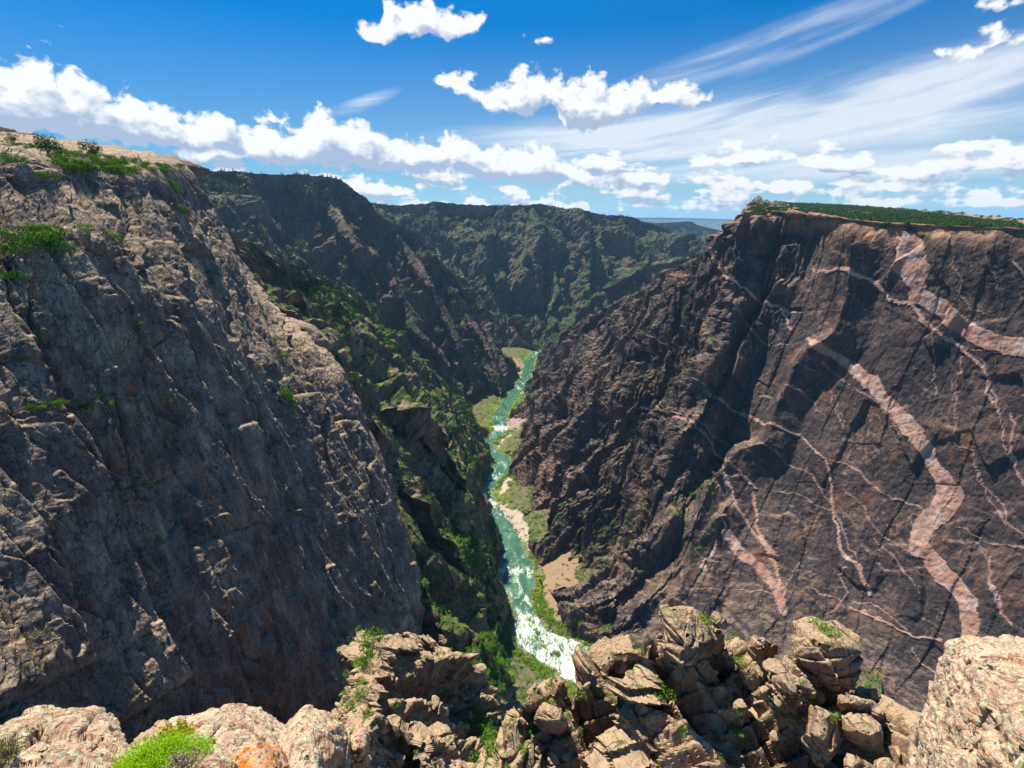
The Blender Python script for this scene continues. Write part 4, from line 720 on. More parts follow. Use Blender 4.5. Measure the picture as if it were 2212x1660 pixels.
    boulder('lichened_boulder', [(262, 1640, 2.8), (300, 1592), (329, 1572), (350, 1552), (371, 1545), (402, 1536), (423, 1540), (455, 1529), (500, 1524), (546, 1527), (595, 1539), (612, 1552), (640, 1580), (650, 1640, 2.7), (640, 1700, 2.4), (560, 1800, 2.0), (350, 1850, 1.9), (240, 1750, 2.2)], 3.2, [(450, 1565, 2.85), (550, 1575, 2.8), (400, 1620, 2.5), (500, 1640, 2.45), (560, 1620, 2.55)], 1.2, N, 721, .35, .05, 'wide lichened boulder with orange patches behind the bright green bush', 'boulder', gl, 560, 340, (1, .3, -.2), .5)
    boulder('lichened_boulder', [(600, 1575), (622, 1550), (640, 1536), (665, 1533), (714, 1541), (742, 1566), (756, 1594), (764, 1660), (760, 1780, 2.4), (650, 1830, 2.0), (550, 1800, 2.0), (560, 1690, 2.4), (585, 1620, 2.7)], 2.9, [(675, 1565, 2.62), (650, 1620, 2.42), (725, 1620, 2.6), (660, 1720, 2.15), (725, 1700, 2.5)], 1.0, N, 731, .35, .045, 'blocky lichened boulder with a dark right side, rightmost on the left edge', 'boulder', gl, 420, 280, (1, .3, -.2), .5)
    boulder('lichened_boulder', [(748, 1600), (768, 1572), (788, 1580), (798, 1620), (795, 1700), (745, 1720)], 3.2, [(775, 1620, 3.0)], .5, N, 741, .2, .03, 'small dark lichened rock tucked behind the blocky boulder', 'boulder', gl, 160, 90, (1, .3, -.2), .5)
    boulder('orange_boulder', [(465, 1655), (500, 1622), (555, 1600), (600, 1603), (627, 1630), (645, 1680), (600, 1740), (470, 1740)], 2.33, [(560, 1635, 2.15), (520, 1690, 1.98), (600, 1660, 2.1)], .6, MAT['orange'], 751, .3, .035, 'knobby rock splashed with bright orange lichen right of the green bush', 'rock', None, 260, 150, (1, .3, -.2), .5)
    boulder('grey_rock', [(425, 1645), (468, 1630), (515, 1650), (540, 1720), (410, 1720)], 2.1, [(470, 1670, 1.98)], .4, N, 761, .2, .025, 'small grey rock between the green bush and the orange rock', 'rock', None, 160, 80, (1, .3, -.2), .5)
    # the ledge the camera stands on
    n1, n2 = 160, 200; x = np.linspace(-9, 9, n2); t = np.linspace(0, 1, n1); y = np.interp(t, [0, .6, .7, .78, 1], [-9, .1, .75, .95, 1.2]); z = np.interp(t, [0, .6, .7, .78, 1], [-1.4, -1.65, -1.85, -2.6, -170])
    G = np.stack([np.repeat(x[None], n1, 0), np.repeat(y[:, None], n2, 1)+x[None]**2*0.0, np.repeat(z[:, None], n2, 1)], 2)
    land('overlook_ledge', G, N, [(mkrock((1, .2, 0), .8, .10, 771), 6), (mknoise(.5, .05, 772), 2)])
# ---------------------------------------------------------------- plants and loose rock
W2, H2 = 1106, 830
def zbuf():
    Z = np.full(W2*H2, 1e9); I = np.full(W2*H2, -1, np.int64); allV = []; allN = []; off = 0; src = []
    for k, v in LAND.items():
        if k == 'floor_dist' or len(v) != 2: continue
        V, N = v; allV.append(V); allN.append(N if N is not None else np.tile([0, 0, 1.], (len(V), 1)))
        src.append((off, off+len(V), k)); off += len(V)
    V = np.concatenate(allV); N = np.concatenate(allN); D = V@FW; px = CX+F*(V@RT)/np.maximum(D, .1); py = CY-F*(V@UP)/np.maximum(D, .1)
    ok = (D > .5) & (px >= 0) & (px < 2212) & (py >= 0) & (py < 1660); idx = np.nonzero(ok)[0]
    cell = (py[idx]/2).astype(int)*W2+(px[idx]/2).astype(int); o = np.argsort(-D[idx]); Z[cell[o]] = D[idx[o]]; I[cell[o]] = idx[o]
    Z = Z.reshape(H2, W2); I = I.reshape(H2, W2)
    for sh in ((0, 1), (0, -1), (1, 0), (-1, 0)):             # close pinholes
        Z2 = np.roll(Z, sh, (0, 1)); I2 = np.roll(I, sh, (0, 1)); m = Z > 1e8; Z = np.where(m, Z2, Z); I = np.where(m, I2, I)
    return dict(Z=Z, I=I, V=V, N=N, px=px, py=py, D=D, src=src)
def hit(px, py):
    i = ZB['I'][min(max(int(py/2), 0), H2-1), min(max(int(px/2), 0), W2-1)]
    return ZB['V'][i] if i >= 0 else None
def seen(V, h=0., tol=.012):
    Q = V+np.array([0, 0, 1.])*np.asarray(h).reshape(-1, 1); D = Q@FW; px = CX+F*(Q@RT)/D; py = CY-F*(Q@UP)/D
    m = (px > 2) & (px < 2208) & (py > 2) & (py < 1656); z = np.full(len(V), 0.); z[m] = ZB['Z'][(py[m]/2).astype(int), (px[m]/2).astype(int)]
    return m & (D < z*(1+tol)+1)
def pool(names):
    out = []
    for a, b, k in ZB['src']:
        if k in names: out.append(np.arange(a, b))
    return np.concatenate(out)
def scatter(names, n, cond, mind, h=3., dens=None, sd=0):
    """pick ground points: cond(V, nz, px, py, D) -> weight"""
    I = pool(names); V = ZB['V'][I]; w = cond(V, ZB['N'][I, 2], ZB['px'][I], ZB['py'][I], ZB['D'][I]).astype(float)
    I = I[w > 0]; V = V[w > 0]; w = w[w > 0]; m = seen(V, h); I, V, w = I[m], V[m], w[m]
    if not len(I): return np.zeros((0, 3))
    r = np.random.default_rng(900+sd); o = np.argsort(-r.random(len(I))**(1/w)); cells = {}; out = []
    for k in o:
        v = V[k]; c = (int(v[0]//mind), int(v[1]//mind), int(v[2]//mind))
        if c in cells: continue
        cells[c] = 1; out.append(v)
        if len(out) >= n: break
    return np.array(out)
def leaf_mat(name, a, b, c=None, trans=.15):
    m, n = new_mat(name); oi = n('ShaderNodeObjectInfo'); co = n('ShaderNodeNewGeometry').outputs['Position']
    k = n.m('ADD', n.m('MULTIPLY', n.noise(co, .13, 3., .6), .8), n.m('MULTIPLY', oi.outputs['Random'], .3)); k = n.rng(k, .3, .8)
    col = n.mix(k, a, b)
    if c: col = n.mix(n.rng(n.noise(co, .37, 2., .5), .58, .66), col, c)
    d = n('ShaderNodeBsdfDiffuse', Color=col); t = n('ShaderNodeBsdfTranslucent', Color=n.mix(.5, col, b)); mx = n('ShaderNodeMixShader', Fac=trans, _1=d.outputs[0], _2=t.outputs[0])
    n('ShaderNodeOutputMaterial', Surface=mx.outputs[0]); return m
def bark_mat():
    m, n = new_mat('bark'); co = n('ShaderNodeTexCoord').outputs['Object']
    finish(n, n.mix(n.noise(co, 8., 4., .6), (.05, .035, .025), (.16, .12, .09)), .9, n.noise(co, 20., 4.), .6, .05, .1); return m
def tris(c, nrm, size, r, asp=.6):
    """one leaf clump triangle pair (quad) per centre"""
    n = len(c); a = r.normal(size=(n, 3)); a -= (a*nrm).sum(1, keepdims=True)*nrm; a /= np.linalg.norm(a, axis=1, keepdims=True)+1e-9; b = np.cross(nrm, a)
    s = np.asarray(size).reshape(-1, 1); V = np.stack([c-a*s, c+b*s*asp, c+a*s, c-b*s*asp], 1).reshape(-1, 3); return V, np.arange(4*n).reshape(n, 4)
def crown_shrub(n, r, sd, flat=.75, lumps=7):
    """leaf quads on several overlapping lumps, unit radius"""
    g = np.random.default_rng(sd); L = g.normal(size=(lumps, 3))*np.array([.45, .45, .25]); L[:, 2] = np.abs(L[:, 2])+.3; lr = g.uniform(.3, .55, lumps)
    k = g.integers(0, lumps, n); d = g.normal(size=(n, 3)); d /= np.linalg.norm(d, axis=1, keepdims=True)
    c = L[k]+d*lr[k, None]*g.uniform(.72, 1.08, (n, 1)); c[:, 2] = np.maximum(c[:, 2]*flat, .02); nn = d+g.normal(size=(n, 3))*.45+np.array([0, 0, .3]); nn /= np.linalg.norm(nn, axis=1, keepdims=True)
    return tris(c, nn, g.uniform(.6, 1.3, n)*r, g)
def crown_conifer(n, sd, wid=.2, big=1.):
    g = np.random.default_rng(sd); t = g.random(n)**.75; z = 1-t*.88; rr = (wid*t**.8+.012)*(1+.35*np.sin(z*38+g.uniform(0, 6)))*g.uniform(.35, 1.05, n); a = g.uniform(0, 6.283, n)
    lob = 1+.25*np.sin(a*3+g.uniform(0, 6)+z*9); c = np.stack([rr*lob*np.cos(a), rr*lob*np.sin(a), z-rr*.25], 1)
    nn = np.stack([np.cos(a)*.55, np.sin(a)*.55, np.full(n, .8)], 1)+g.normal(size=(n, 3))*.35; nn /= np.linalg.norm(nn, axis=1, keepdims=True)
    return tris(c, nn, g.uniform(.6, 1.2, n)*(.022+.035*t)*big, g, .5)
def trunk(h, r0, r1, sd, segs=7, k=5, lean=.08, limbs=0, z0=-.05):
    g = np.random.default_rng(sd); V = []; Fc = []
    def tube(p, q, ra, rb, n=4):
        p, q = np.array(p, float), np.array(q, float); ax = (q-p)/np.linalg.norm(q-p); u = np.cross(ax, [.3, .9, .1]); u /= np.linalg.norm(u); w = np.cross(ax, u); b = len(V)
        for i in range(n+1):
            t = i/n; c = p+(q-p)*t+g.normal(size=3)*.02*h*(0 < i < n)*.5; R_ = ra+(rb-ra)*t
            for j in range(k): V.append(c+R_*(u*math.cos(6.283*j/k)+w*math.sin(6.283*j/k)))
        for i in range(n):
            for j in range(k): Fc.append((b+i*k+j, b+i*k+(j+1) % k, b+(i+1)*k+(j+1) % k, b+(i+1)*k+j))
    tube((0, 0, z0*h), (lean*h, lean*.5*h, h), r0, r1, segs)
    for _ in range(limbs):
        t = g.uniform(.3, .8); a = g.uniform(0, 6.28); tube((lean*h*t, lean*.5*h*t, h*t), (lean*h*t+math.cos(a)*h*.5, math.sin(a)*h*.5, h*t+h*g.uniform(.1, .4)), r0*.5, r1*.6, 3)
    return np.array(V), np.array(Fc)
def mesh_of(name, parts):
    """parts: (V, F, mat) merged into one mesh datablock"""
    V = np.concatenate([p[0] for p in parts]); off = 0; Fs = []; mi = []
    for k, p in enumerate(parts): Fs.append(p[1]+off); mi += [k]*len(p[1]); off += len(p[0])
    o = mesh_np(name, V, np.concatenate(Fs), None, smooth_=False); me = o.data; bpy.data.objects.remove(o)
    for p in parts: me.materials.append(p[2])
    me.polygons.foreach_set('material_index', np.array(mi, np.int32)); return me
def put(me, name, V, s, label, cat, group, r, sq=(.85, 1.2)):
    out = []
    for k, v in enumerate(V):
        o = bpy.data.objects.new(name, me[k % len(me)] if isinstance(me, list) else me); link(o); z = s[k]
        o.location = v; o.scale = (z*r.uniform(*sq), z*r.uniform(*sq), z); o.rotation_euler = (r.uniform(-.06, .06), r.uniform(-.06, .06), r.uniform(0, 6.28)); tag(o, label, cat, group); out.append(o)
    return out
def mass(name, metas, V, s, r, mats, sq=(.85, 1.2)):
    """one stuff object made of many small plants; metas = list of (V, F, material index list)"""
    if not len(V): return
    Vs, Fs, Ms, off = [], [], [], 0
    for k, v in enumerate(V):
        mv, mf, mi = metas[k % len(metas)]; a = r.uniform(0, 6.28); c, s_ = math.cos(a), math.sin(a); q = mv*np.array([s[k]*r.uniform(*sq), s[k]*r.uniform(*sq), s[k]])
        q = np.stack([q[:, 0]*c-q[:, 1]*s_, q[:, 0]*s_+q[:, 1]*c, q[:, 2]], 1)+v; Vs.append(q); Fs.append(mf+off); Ms.append(mi); off += len(mv)
    o = mesh_np(name, np.concatenate(Vs), np.concatenate(Fs), None, smooth_=False)
    for m in mats: o.data.materials.append(m)
    o.data.polygons.foreach_set('material_index', np.concatenate(Ms).astype(np.int32)); tag(o, kind='stuff'); return o
def rockchip(sd, n=6):
    """one angular rock: a sphere sliced by planes"""
    g = np.random.default_rng(sd); nu, nv = 22, 14; th = np.linspace(0, 2*math.pi, nu, endpoint=False); ph = np.linspace(.02, math.pi-.02, nv)
    D = np.stack([np.outer(np.cos(th), np.sin(ph)), np.outer(np.sin(th), np.sin(ph)), np.outer(np.ones(nu), np.cos(ph))], -1).reshape(-1, 3); R_ = np.full(len(D), 9.)
    nn = g.normal(size=(n, 3)); nn /= np.linalg.norm(nn, axis=1, keepdims=True); nn = np.concatenate([nn, -nn[:n//2]])
    for k in nn: dt = D@k; R_ = np.where(dt > .05, np.minimum(R_, g.uniform(.55, .9)/np.maximum(dt, .05)), R_)
    V = D*np.minimum(R_, 1.4)[:, None]*np.array([1, .8, .7]); return V, gfaces(nu, nv, True)
def build_plants():
    global ZB
    ZB = zbuf(); r = np.random.default_rng(5)
    bark = bark_mat()
    L = dict(pine=leaf_mat('pine_needles', (.028, .066, .018), (.075, .15, .026)), oak=leaf_mat('oak_leaves', (.05, .14, .012), (.14, .28, .022)), jun=leaf_mat('juniper_needles', (.022, .055, .012), (.06, .12, .022)),
        wil=leaf_mat('willow_leaves', (.06, .16, .008), (.22, .38, .02), (.34, .36, .02)), dry=leaf_mat('sage_leaves', (.10, .13, .04), (.20, .22, .07)), fresh=leaf_mat('fresh_green_leaves', (.20, .42, .008), (.50, .74, .03), trans=.45), yel=leaf_mat('yellow_leaves', (.26, .26, .02), (.48, .42, .03), trans=.3), grey=leaf_mat('dry_twigs', (.22, .17, .13), (.40, .33, .26)))
    pines = [mesh_of('pine_tree', [(*trunk(.9, .02, .004, k, 5, 4, .01), bark), (*crown_conifer(460, 40+k, .20+.03*(k % 2), 1.25), L['pine'])]) for k in range(4)]
    def shrub_me(nm, mat, n=240, sz=.13, fl=.8, cnt=4, sd=60): return [mesh_of(nm, [(*trunk(.4, .05, .02, sd+k, 3, 4, .1, 3), bark), (*crown_shrub(n, sz, sd+k, fl), mat)]) for k in range(cnt)]
    oaks = shrub_me('oak_shrub', L['oak'], 560, .075); wils = shrub_me('river_bush', L['wil'], 340, .10, 1.0, 4, 80); sage = shrub_me('sage_shrub', L['dry'], 200, .12, .7, 3, 90); juns = shrub_me('juniper', L['jun'], 320, .11, 1.0, 4, 100)
    # --- conifers and scrub of the left side
    FD = np.zeros(0); dd_, _a, _b, _g, _t = LAND['floor_dist']; FD = dd_; FT = _g | _t
    left = ['pine_spur', 'river_buttress', 'middle_spur', 'third_spur', 'second_spur', 'long_green_spur', 'dark_rib', 'pinnacle_ridge', 'inner_ridge']
    clump = lambda V, s, sd: np.clip(fbm(V/s, 3, sd)*2.2+.25, 0, 1)
    c1 = lambda V, nz, px, py, D: (nz > .35)*clump(V, 60, 501)*np.clip(D/900, .25, 1)**0
    T = scatter(left, 5200, c1, 5.5, 5., sd=1)
    D = T@FW; o = np.argsort(D); T = T[o]; D = D[o]; hgt = r.uniform(9, 17, len(T))
    isp = (fbm(T/90, 3, 502)+r.normal(size=len(T))*.25) > .02
    P1 = T[isp]; h1 = hgt[isp]; S1 = T[~isp]; s1 = r.uniform(2.2, 4.2, len(S1))
    put(pines, 'pine_tree', P1[:280], h1[:280], 'dark green conifer standing on the steep spurs left of the river', 'tree', 'conifers on the left spurs', r)
    put(oaks, 'scrub_oak', S1[:150], s1[:150], 'rounded green scrub clinging to the spurs left of the river', 'shrub', 'scrub on the left spurs', r)
    pm = [(lambda a, b: (np.concatenate([a[0], b[0]]), np.concatenate([a[1], b[1]+len(a[0])]), np.array([0]*len(a[1])+[1]*len(b[1]))))(trunk(.9, .02, .004, k, 2, 3, .01), crown_conifer(110, 140+k, .27, 1.9)) for k in range(4)]
    sm = [(lambda b: (b[0], b[1], np.zeros(len(b[1]), int)+1))(crown_shrub(70, .19, 150+k)) for k in range(3)]
    F1 = scatter(['twin_summit', 'bare_fin', 'pyramid_fin', 'last_fin', 'dark_rib'], 4200, lambda V, nz, px, py, D: (nz > .38)*clump(V, 110, 511), 9, 8, sd=2)
    F2 = scatter(['cross_ridge', 'cross_spur', 'shaded_shoulder'], 3600, lambda V, nz, px, py, D: (nz > .40)*clump(V, 150, 512), 14, 10, sd=3)
    F3 = scatter(['canyon_floor'], 2600, lambda V, nz, px, py, D: (FD > 7)*np.where(FT, .12, 1.)*np.clip(fbm(V/25, 3, 514)*2+.5, .05, 1), 4, 2, sd=13); mass('valley_scrub', sm, F3, r.uniform(1.4, 4., len(F3)), r, [bark, L['oak']])
    A = np.concatenate([P1[280:], F1, F2]); print('COUNTS', len(T), len(P1), len(F1), len(F2), len(F3), len(X) if 'X' in dir() else 0); mass('conifer_woods', pm, A, r.uniform(7, 13, len(A)), r, [bark, L['pine']])
    mass('distant_scrub', sm, S1[150:], s1[150:]*1.4, r, [bark, L['oak']])
    # --- crags: sage and oak clumps
    K = scatter(['crag_slope', 'near_crags', 'lower_crags', 'rubbly knob of broken rock under the flat-topped crag'], 150, lambda V, nz, px, py, D: (nz > .55)*clump(V, 14, 521)*((px > 760) & (py > 1380)), 2.2, .6, sd=4)
    sz = r.uniform(.35, 1.0, len(K))*np.clip((K@FW)/110, .8, 1.8); h_ = len(K)//2; sz = sz*1.25
    put(oaks, 'oak_shrub', K[:h_], sz[:h_]*1.2, 'small green shrub rooted among the broken crags below the overlook', 'shrub', 'green shrubs among the crags', r); put(sage, 'sage_shrub', K[h_:], sz[h_:], 'olive-grey tuft rooted among the broken crags below the overlook', 'shrub', 'sage tufts among the crags', r)
    def at(me, name, lst, label, cat, group):
        for (px, py, hp) in lst:
            v = hit(px, py)
            if v is None: continue
            s = hp*(v@FW)/F; put(me, name, [v-np.array([0, 0, s*.1])], [s], label, cat, group, r)
    at(oaks, 'oak_shrub', z5((580, 425, 18),), 'green shrub growing behind the tallest crag beside the perched boulder', 'shrub', None)
    at(oaks, 'oak_shrub', z5((1185, 470, 24),), 'green shrub growing on top of the flat-topped crag', 'shrub', None)
    at(oaks, 'oak_shrub', z5((765, 570, 20), (780, 640, 20), (850, 680, 26), (840, 740, 20), (860, 790, 18), (750, 860, 16), (780, 900, 18)), 'green shrub in the gully between the two big crags', 'shrub', 'shrubs in the gully between the big crags')
    at(oaks, 'oak_shrub', z5((350, 790, 24), (255, 770, 14), (125, 1060, 16), (1040, 920, 18), (1240, 910, 15), (470, 1110, 14)), 'bright green shrub growing from a crack in the sunlit crags', 'shrub', 'green shrubs among the crags')
    at(sage, 'sage_shrub', z5((930, 1090, 24), (990, 1110, 24), (960, 1130, 22)), 'yellow-olive bush clump at the bottom in front of the crags', 'shrub', 'sage clump at the bottom edge')
    otr = mesh_of('trunk', [(*trunk(.6, .05, .02, 61, 4, 5, .1, 3), bark)]); ocr = [mesh_of('crown', [(*(lambda a, b: (a+np.array([0, 0, .15]), b))(*crown_shrub(640, .07, 260+k, 1., 9)), L['oak'])]) for k in range(3)]
    def gully_tree(lst, label, group):
        for k, (px, py, hp) in enumerate(lst):
            v = hit(px, py)
            if v is None: continue
            z = hp*(v@FW)/F; root = bpy.data.objects.new('scrub_tree', None); link(root); root.location = v; root.scale = (z, z, z*r.uniform(.9, 1.2)); root.rotation_euler = (0, 0, r.uniform(0, 6.28)); tag(root, label, 'tree', group)
            link(bpy.data.objects.new('trunk', otr), root); link(bpy.data.objects.new('crown', ocr[k % 3]), root)
    # --- gully trees, lower left
    gully_tree([(785+r.normal()*12, y, r.uniform(15, 27)) for y in np.linspace(1390, 1560, 16)], 'leafy green scrub tree filling the gully at the foot of the near left cliff', 'scrub trees in the left gully')
    gully_tree([(1040+r.normal()*10+(y-1560)*.15, y, r.uniform(16, 30)) for y in np.linspace(1520, 1645, 12)]+[(1085, 1610, 26)], 'bright green scrub tree in the narrow gully left of the crags', 'scrub trees in the narrow gully')
    # --- near left cliff
    near = [(110, 540, 38), (80, 520, 34), (50, 530, 34), (20, 545, 34), (130, 510, 30), (65, 505, 26), (10, 515, 30), (100, 500, 24), (15, 600, 22), (40, 598, 18), (35, 350, 22), (20, 345, 18), (85, 380, 14), (100, 383, 12), (118, 385, 10), (240, 515, 16), (225, 508, 14), (185, 500, 14), (170, 490, 12),
        (385, 452, 15), (375, 408, 14), (382, 415, 12), (368, 398, 12), (360, 392, 10), (395, 458, 12), (185, 885, 16), (215, 862, 14), (240, 870, 12), (130, 870, 14), (155, 868, 14), (105, 878, 16), (80, 885, 14), (60, 885, 14), (605, 770, 16), (598, 755, 14), (612, 850, 20), (620, 865, 18), (630, 880, 14), (590, 735, 12), (645, 895, 12), (44, 778, 14), (90, 735, 12), (270, 905, 8), (180, 730, 10), (340, 1170, 8), (375, 865, 8), (300, 700, 9)]
    band = [(r.uniform(120, 285), 0, r.uniform(9, 16)) for _ in range(60)]; band = [(x, 338+(x-120)*.11+r.uniform(-6, 26), h) for x, _, h in band]
    band += [(x, 352+(x-285)*.08+r.uniform(-4, 14), r.uniform(5, 10)) for x in r.uniform(285, 400, 40)]; band += [(x, 303+x*.14+r.uniform(0, 8), r.uniform(5, 9)) for x in r.uniform(0, 280, 40)]
    at(oaks, 'oak_shrub', near, 'bright green oak shrub on a ledge of the near left cliff', 'shrub', 'shrubs on the near left cliff')
    at(oaks, 'oak_shrub', band, 'low green brush along the rim of the near left cliff', 'shrub', 'brush along the left rim')
    Sg = scatter(['left_cliff'], 120, lambda V, nz, px, py, D: (nz > .62)*(py > 380)*clump(V, 25, 531), 5, .3, sd=5); put(sage, 'sage_shrub', Sg, r.uniform(.5, 1.3, len(Sg)), 'small dry yellowish tuft on the near left cliff', 'shrub', 'dry tufts on the left cliff', r)
    def tree(name, px, py, hp, label, wid=.6):
        v = hit(px, py)
        if v is None: return
        s = hp*(v@FW)/F; root = bpy.data.objects.new(name, None); link(root); root.location = v; root.scale = (s, s, s); tag(root, label, 'tree', None)
        a, b = trunk(.6, .05, .025, int(px), 5, 6, .08, 3); mesh_np('trunk', a, b, bark, parent=root); a, b = crown_shrub(700, .075, int(px)+3, 1., 9); a = a*np.array([wid, wid, 1])+np.array([.03, 0, .12]); mesh_np('crown', a, b, L['jun'], smooth_=False, parent=root)
    tree('juniper_tree', 98, 322, 30, 'tall dark juniper standing on the left rim against the clouds', .5); tree('juniper_tree', 122, 328, 22, 'rounded juniper just right of the tall one on the left rim', .75); tree('juniper_tree', 196, 336, 24, 'dark bushy juniper standing alone on the left rim', .8); tree('juniper_tree', 27, 308, 14, 'small juniper at the far left end of the rim', .8)
    # --- right rim woodland
    rim = lambda V, nz, px, py, D: (nz > .8)*((px > 1600) & (py < 520))*1.0
    Q = scatter(['painted_wall'], 1500, rim, 8.5, 3., sd=6); Q = Q[np.argsort(Q@FW)]; hq = r.uniform(4., 11., len(Q))*r.uniform(.8, 1.1, len(Q))
    put(juns, 'juniper', Q[:290], hq[:290]*.8, 'green juniper on the flat rim above the veined wall', 'tree', 'junipers along the right rim', r)
    xs = r.uniform(0, 1, 3800); A0, A1 = P(1600, 468, 1080), P(2900, 560, 500); ds = 60+3300*r.uniform(0, 1, 3800)**1.6; bs_ = A0+(A1-A0)*xs[:, None]; X = bs_+np.array([.42, .907, 0])*ds[:, None]; X[:, 2] = np.interp(ds, [0, 600, 1500, 3600], [0, 20, 60, 140])+bs_[:, 2]-1
    jm = [(lambda b: (b[0], b[1], np.zeros(len(b[1]), int)))(crown_shrub(60, .2, 170+k, 1.)) for k in range(3)]
    pxX, _y, _d = proj(X); X = X[seen(X, 7., .1) | ((pxX > 2208) & (pxX < 3000))]; mass('rim_woodland', jm, np.concatenate([Q[290:], X]), np.concatenate([hq[290:]*.9, r.uniform(4, 12, len(X))]), r, [L['jun']])
    # --- scrub on the right side slopes
    G2 = scatter(['painted_wall'], 900, lambda V, nz, px, py, D: (nz > .60)*(py > 540)*(px < 1560)*clump(V, 70, 541), 7, 2, sd=7)
    G2 = G2[np.argsort(G2@FW)]; put(oaks, 'scrub_oak', G2[:100], r.uniform(1.5, 4., 100)[:len(G2[:100])], 'dark green scrub on the ribbed slope right of the river', 'shrub', 'scrub on the right slope', r); mass('slope_scrub', sm, G2[100:], r.uniform(2, 5, len(G2)), r, [bark, L['oak']])
    # --- river banks
    dd, xs_, ys_, gs, tn = LAND['floor_dist']; V = LAND['canyon_floor'][0]; vis = seen(V, 3, .004)
    grow = np.clip(1.2-dd/34, .05, 1)*(dd > 1.5)*(~gs)*vis*np.where(tn, .12, 1)*np.clip(fbm(V/22, 3, 551)*2+.7, .0, 1); rep = np.zeros(len(V), bool)
    isl, _, _ = pl(xs_.astype(np.float32), ys_.astype(np.float32), z4((1460, 370), (1500, 440), (1560, 520), (1620, 590), (1690, 600))); isl2, _, _ = pl(xs_.astype(np.float32), ys_.astype(np.float32), z4((1500, 240), (1560, 330), (1640, 430), (1760, 480), (1860, 560)))
    grow = np.where((isl < 4) | (isl2 < 4), .5*vis, grow); i = np.nonzero(grow > 0)[0]; o = np.argsort(-r.random(len(i))**(1/grow[i])); cells = set(); out = []
    for k in i[o]:
        c = (int(V[k, 0]//4.5), int(V[k, 1]//4.5))
        if c in cells: continue
        cells.add(c); out.append(V[k])
        if len(out) > 2000: break
    out = np.array(out); out = out[np.argsort(out@FW)]; sz = r.uniform(2.0, 4.6, len(out))
    put(wils, 'river_bush', out[:290], sz[:290], 'bright green bush along the river bank', 'bush', 'bushes along the river', r); wm = [(lambda b: (b[0], b[1], np.zeros(len(b[1]), int)))(crown_shrub(60, .2, 180+k, 1.)) for k in range(3)]; mass('riverside_thicket', wm, out[290:], sz[290:], r, [L['wil']])
    # --- loose rock
    chips = [rockchip(700+k) for k in range(10)]; cm = [(a, b, np.zeros(len(b), int)) for a, b in chips]
    R1 = scatter(['crag_slope', 'near_crags', 'rubbly knob of broken rock under the flat-topped crag'], 280, lambda V, nz, px, py, D: (nz > .3)*1.0, 1.5, .5, sd=8); mass('crag_rubble', cm, R1, r.uniform(.2, 1.0, len(R1))**3*1.8+.2, r, [MAT['crag']], (.6, 1.5))
    R2 = scatter(['lower_crags'], 260, lambda V, nz, px, py, D: (nz > .3)*1.0, 3.5, 1, sd=9); mass('spur_rubble', cm, R2, r.uniform(.3, 1.0, len(R2))**3*3+.4, r, [MAT['crag']], (.6, 1.5))
    bw = np.nonzero(vis & (dd > -5) & (dd < 14) & (V[:, 1] < 1500))[0]; bw = bw[r.integers(0, len(bw), 1500)]; mass('river_boulders', cm, V[bw], r.uniform(.3, 1.0, len(bw))**3*2.2+.4, r, [MAT['scree']], (.6, 1.5))
    # --- the plants at the photographer's feet
    g = np.random.default_rng(77)
    def sprig_bush(name, px, py, D, rad, hgt, n, label, mat, cat, lf=.010, stems=70):
        c = P(px, py, D); root = bpy.data.objects.new(name, None); link(root); root.location = c; tag(root, label, cat, None)
        Vs, Fs, off = [], [], 0; Ls = []
        for k in range(stems):
            a = g.uniform(0, 6.28); q = math.sqrt(g.random()); tip = np.array([math.cos(a)*rad*q, math.sin(a)*rad*q*.8, hgt*(1-.55*q*q)*g.uniform(.75, 1.1)]); base = tip*np.array([.35, .35, 0]); 
            ts = np.linspace(0, 1, 5)[:, None]; pts = base+(tip-base)*ts+np.array([0, 0, 1])*0; w = .0022*(1-ts*.7); b = len(Vs)*0+off
            ring = np.concatenate([pts+np.array([w_, 0, 0])*1 for w_ in (1,)]) if False else None
            A = pts+np.hstack([w, w*0, w*0]); B_ = pts-np.hstack([w*.5, -w, w*0]); C_ = pts-np.hstack([w*.5, w, w*0]); V_ = np.stack([A, B_, C_], 1).reshape(-1, 3); Vs.append(V_)
            for i in range(4):
                for j in range(3): Fs.append((off+i*3+j, off+i*3+(j+1) % 3, off+(i+1)*3+(j+1) % 3, off+(i+1)*3+j))
            off += len(V_)
            m = n//stems; t = g.random(m)**.6; p = base+(tip-base)*t[:, None]+g.normal(size=(m, 3))*rad*.055; Ls.append(p)
        mesh_np('stems', np.concatenate(Vs), np.array(Fs), MAT['twig'], parent=root)
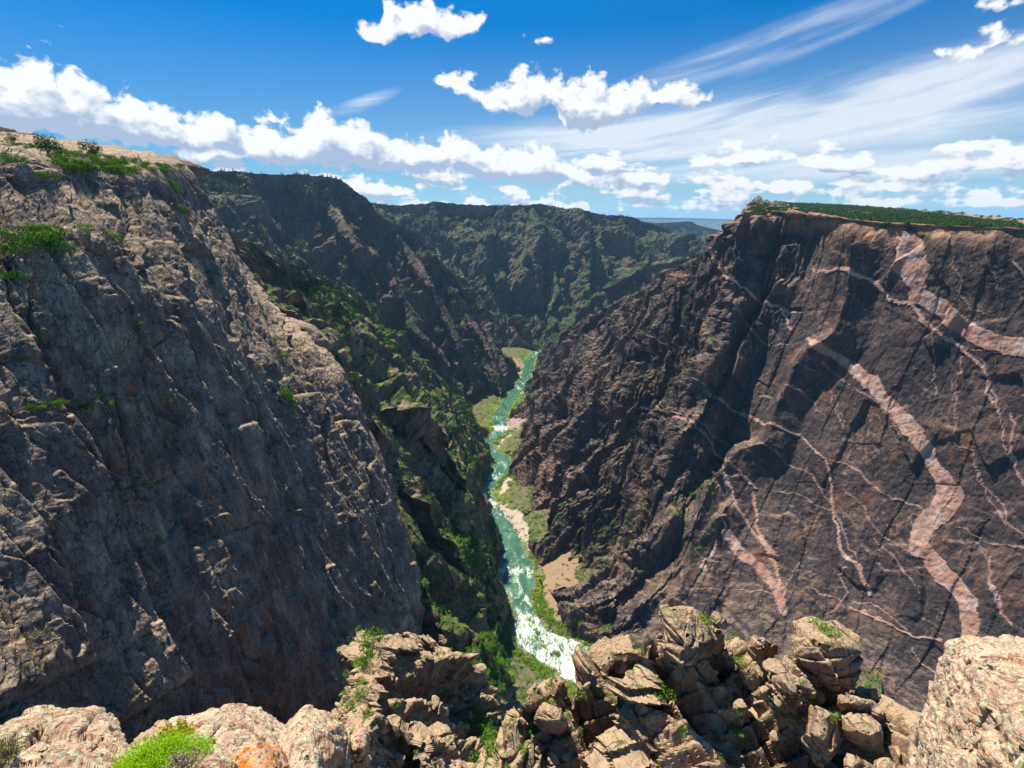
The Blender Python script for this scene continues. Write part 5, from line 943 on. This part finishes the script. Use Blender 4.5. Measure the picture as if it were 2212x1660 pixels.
        p = np.concatenate(Ls); nn = g.normal(size=p.shape)+np.array([0, 0, .6]); nn /= np.linalg.norm(nn, axis=1, keepdims=True); v, f = tris(p, nn, g.uniform(.6, 1.3, len(p))*lf, g, .38); mesh_np('leaves', v, f, mat, smooth_=False, parent=root)
    MAT['twig'] = L['grey']
    sprig_bush('green_bush', 345, 1690, 2.24, .235, .15, 24000, 'bright yellow-green bush growing between the lichened boulders at the lower left', L['fresh'], 'bush', .0058, 220)
    sprig_bush('green_bush', 425, 1650, 2.35, .10, .07, 3500, 'small bright green tuft at the right end of the yellow-green bush', L['fresh'], 'bush', .0065, 50)
    sprig_bush('yellow_shrub', 378, 1606, 2.62, .10, .12, 1800, 'thin golden-yellow shrub sprouting behind the bright green bush', L['yel'], 'shrub', .0075, 40)
    sprig_bush('dry_shrub', 400, 1672, 2.12, .11, .10, 1000, 'dry grey twiggy shrub in front of the grey rock at the bottom', L['grey'], 'shrub', .006, 90)
    sprig_bush('dry_shrub', 14, 1640, 2.3, .09, .12, 900, 'dry straw-coloured tuft on the pale boulder at the left edge', L['dry'], 'shrub', .006, 70)
import bmesh
def build_haze():
    """the air over the canyon: one closed box of thin even haze, the sky wholly outside it"""
    b = bmesh.new(); bmesh.ops.create_cube(b, size=1.0); me = bpy.data.meshes.new('haze'); b.to_mesh(me); b.free(); o = link(bpy.data.objects.new('haze', me)); o.scale = (60000, 60000, 960); o.location = (0, 0, -170)
    m = bpy.data.materials.new('thin_haze'); m.use_nodes = True; m.node_tree.nodes.clear(); n = NT(m.node_tree); v = n('ShaderNodeVolumePrincipled', Color=(.34, .66, 1.), Density=HAZE, Anisotropy=.2); out = n('ShaderNodeOutputMaterial'); n.l.new(v.outputs[0], out.inputs['Volume'])
    me.materials.append(m); tag(o, kind='stuff')
HAZE = 2.8e-5
import time as _t
for _f_ in (build_world, build_left, build_spurs, build_right, build_floor, build_crags, build_boulders, build_plants, build_haze):
    _q = _t.time(); _f_(); print(_f_.__name__, round(_t.time()-_q, 1))
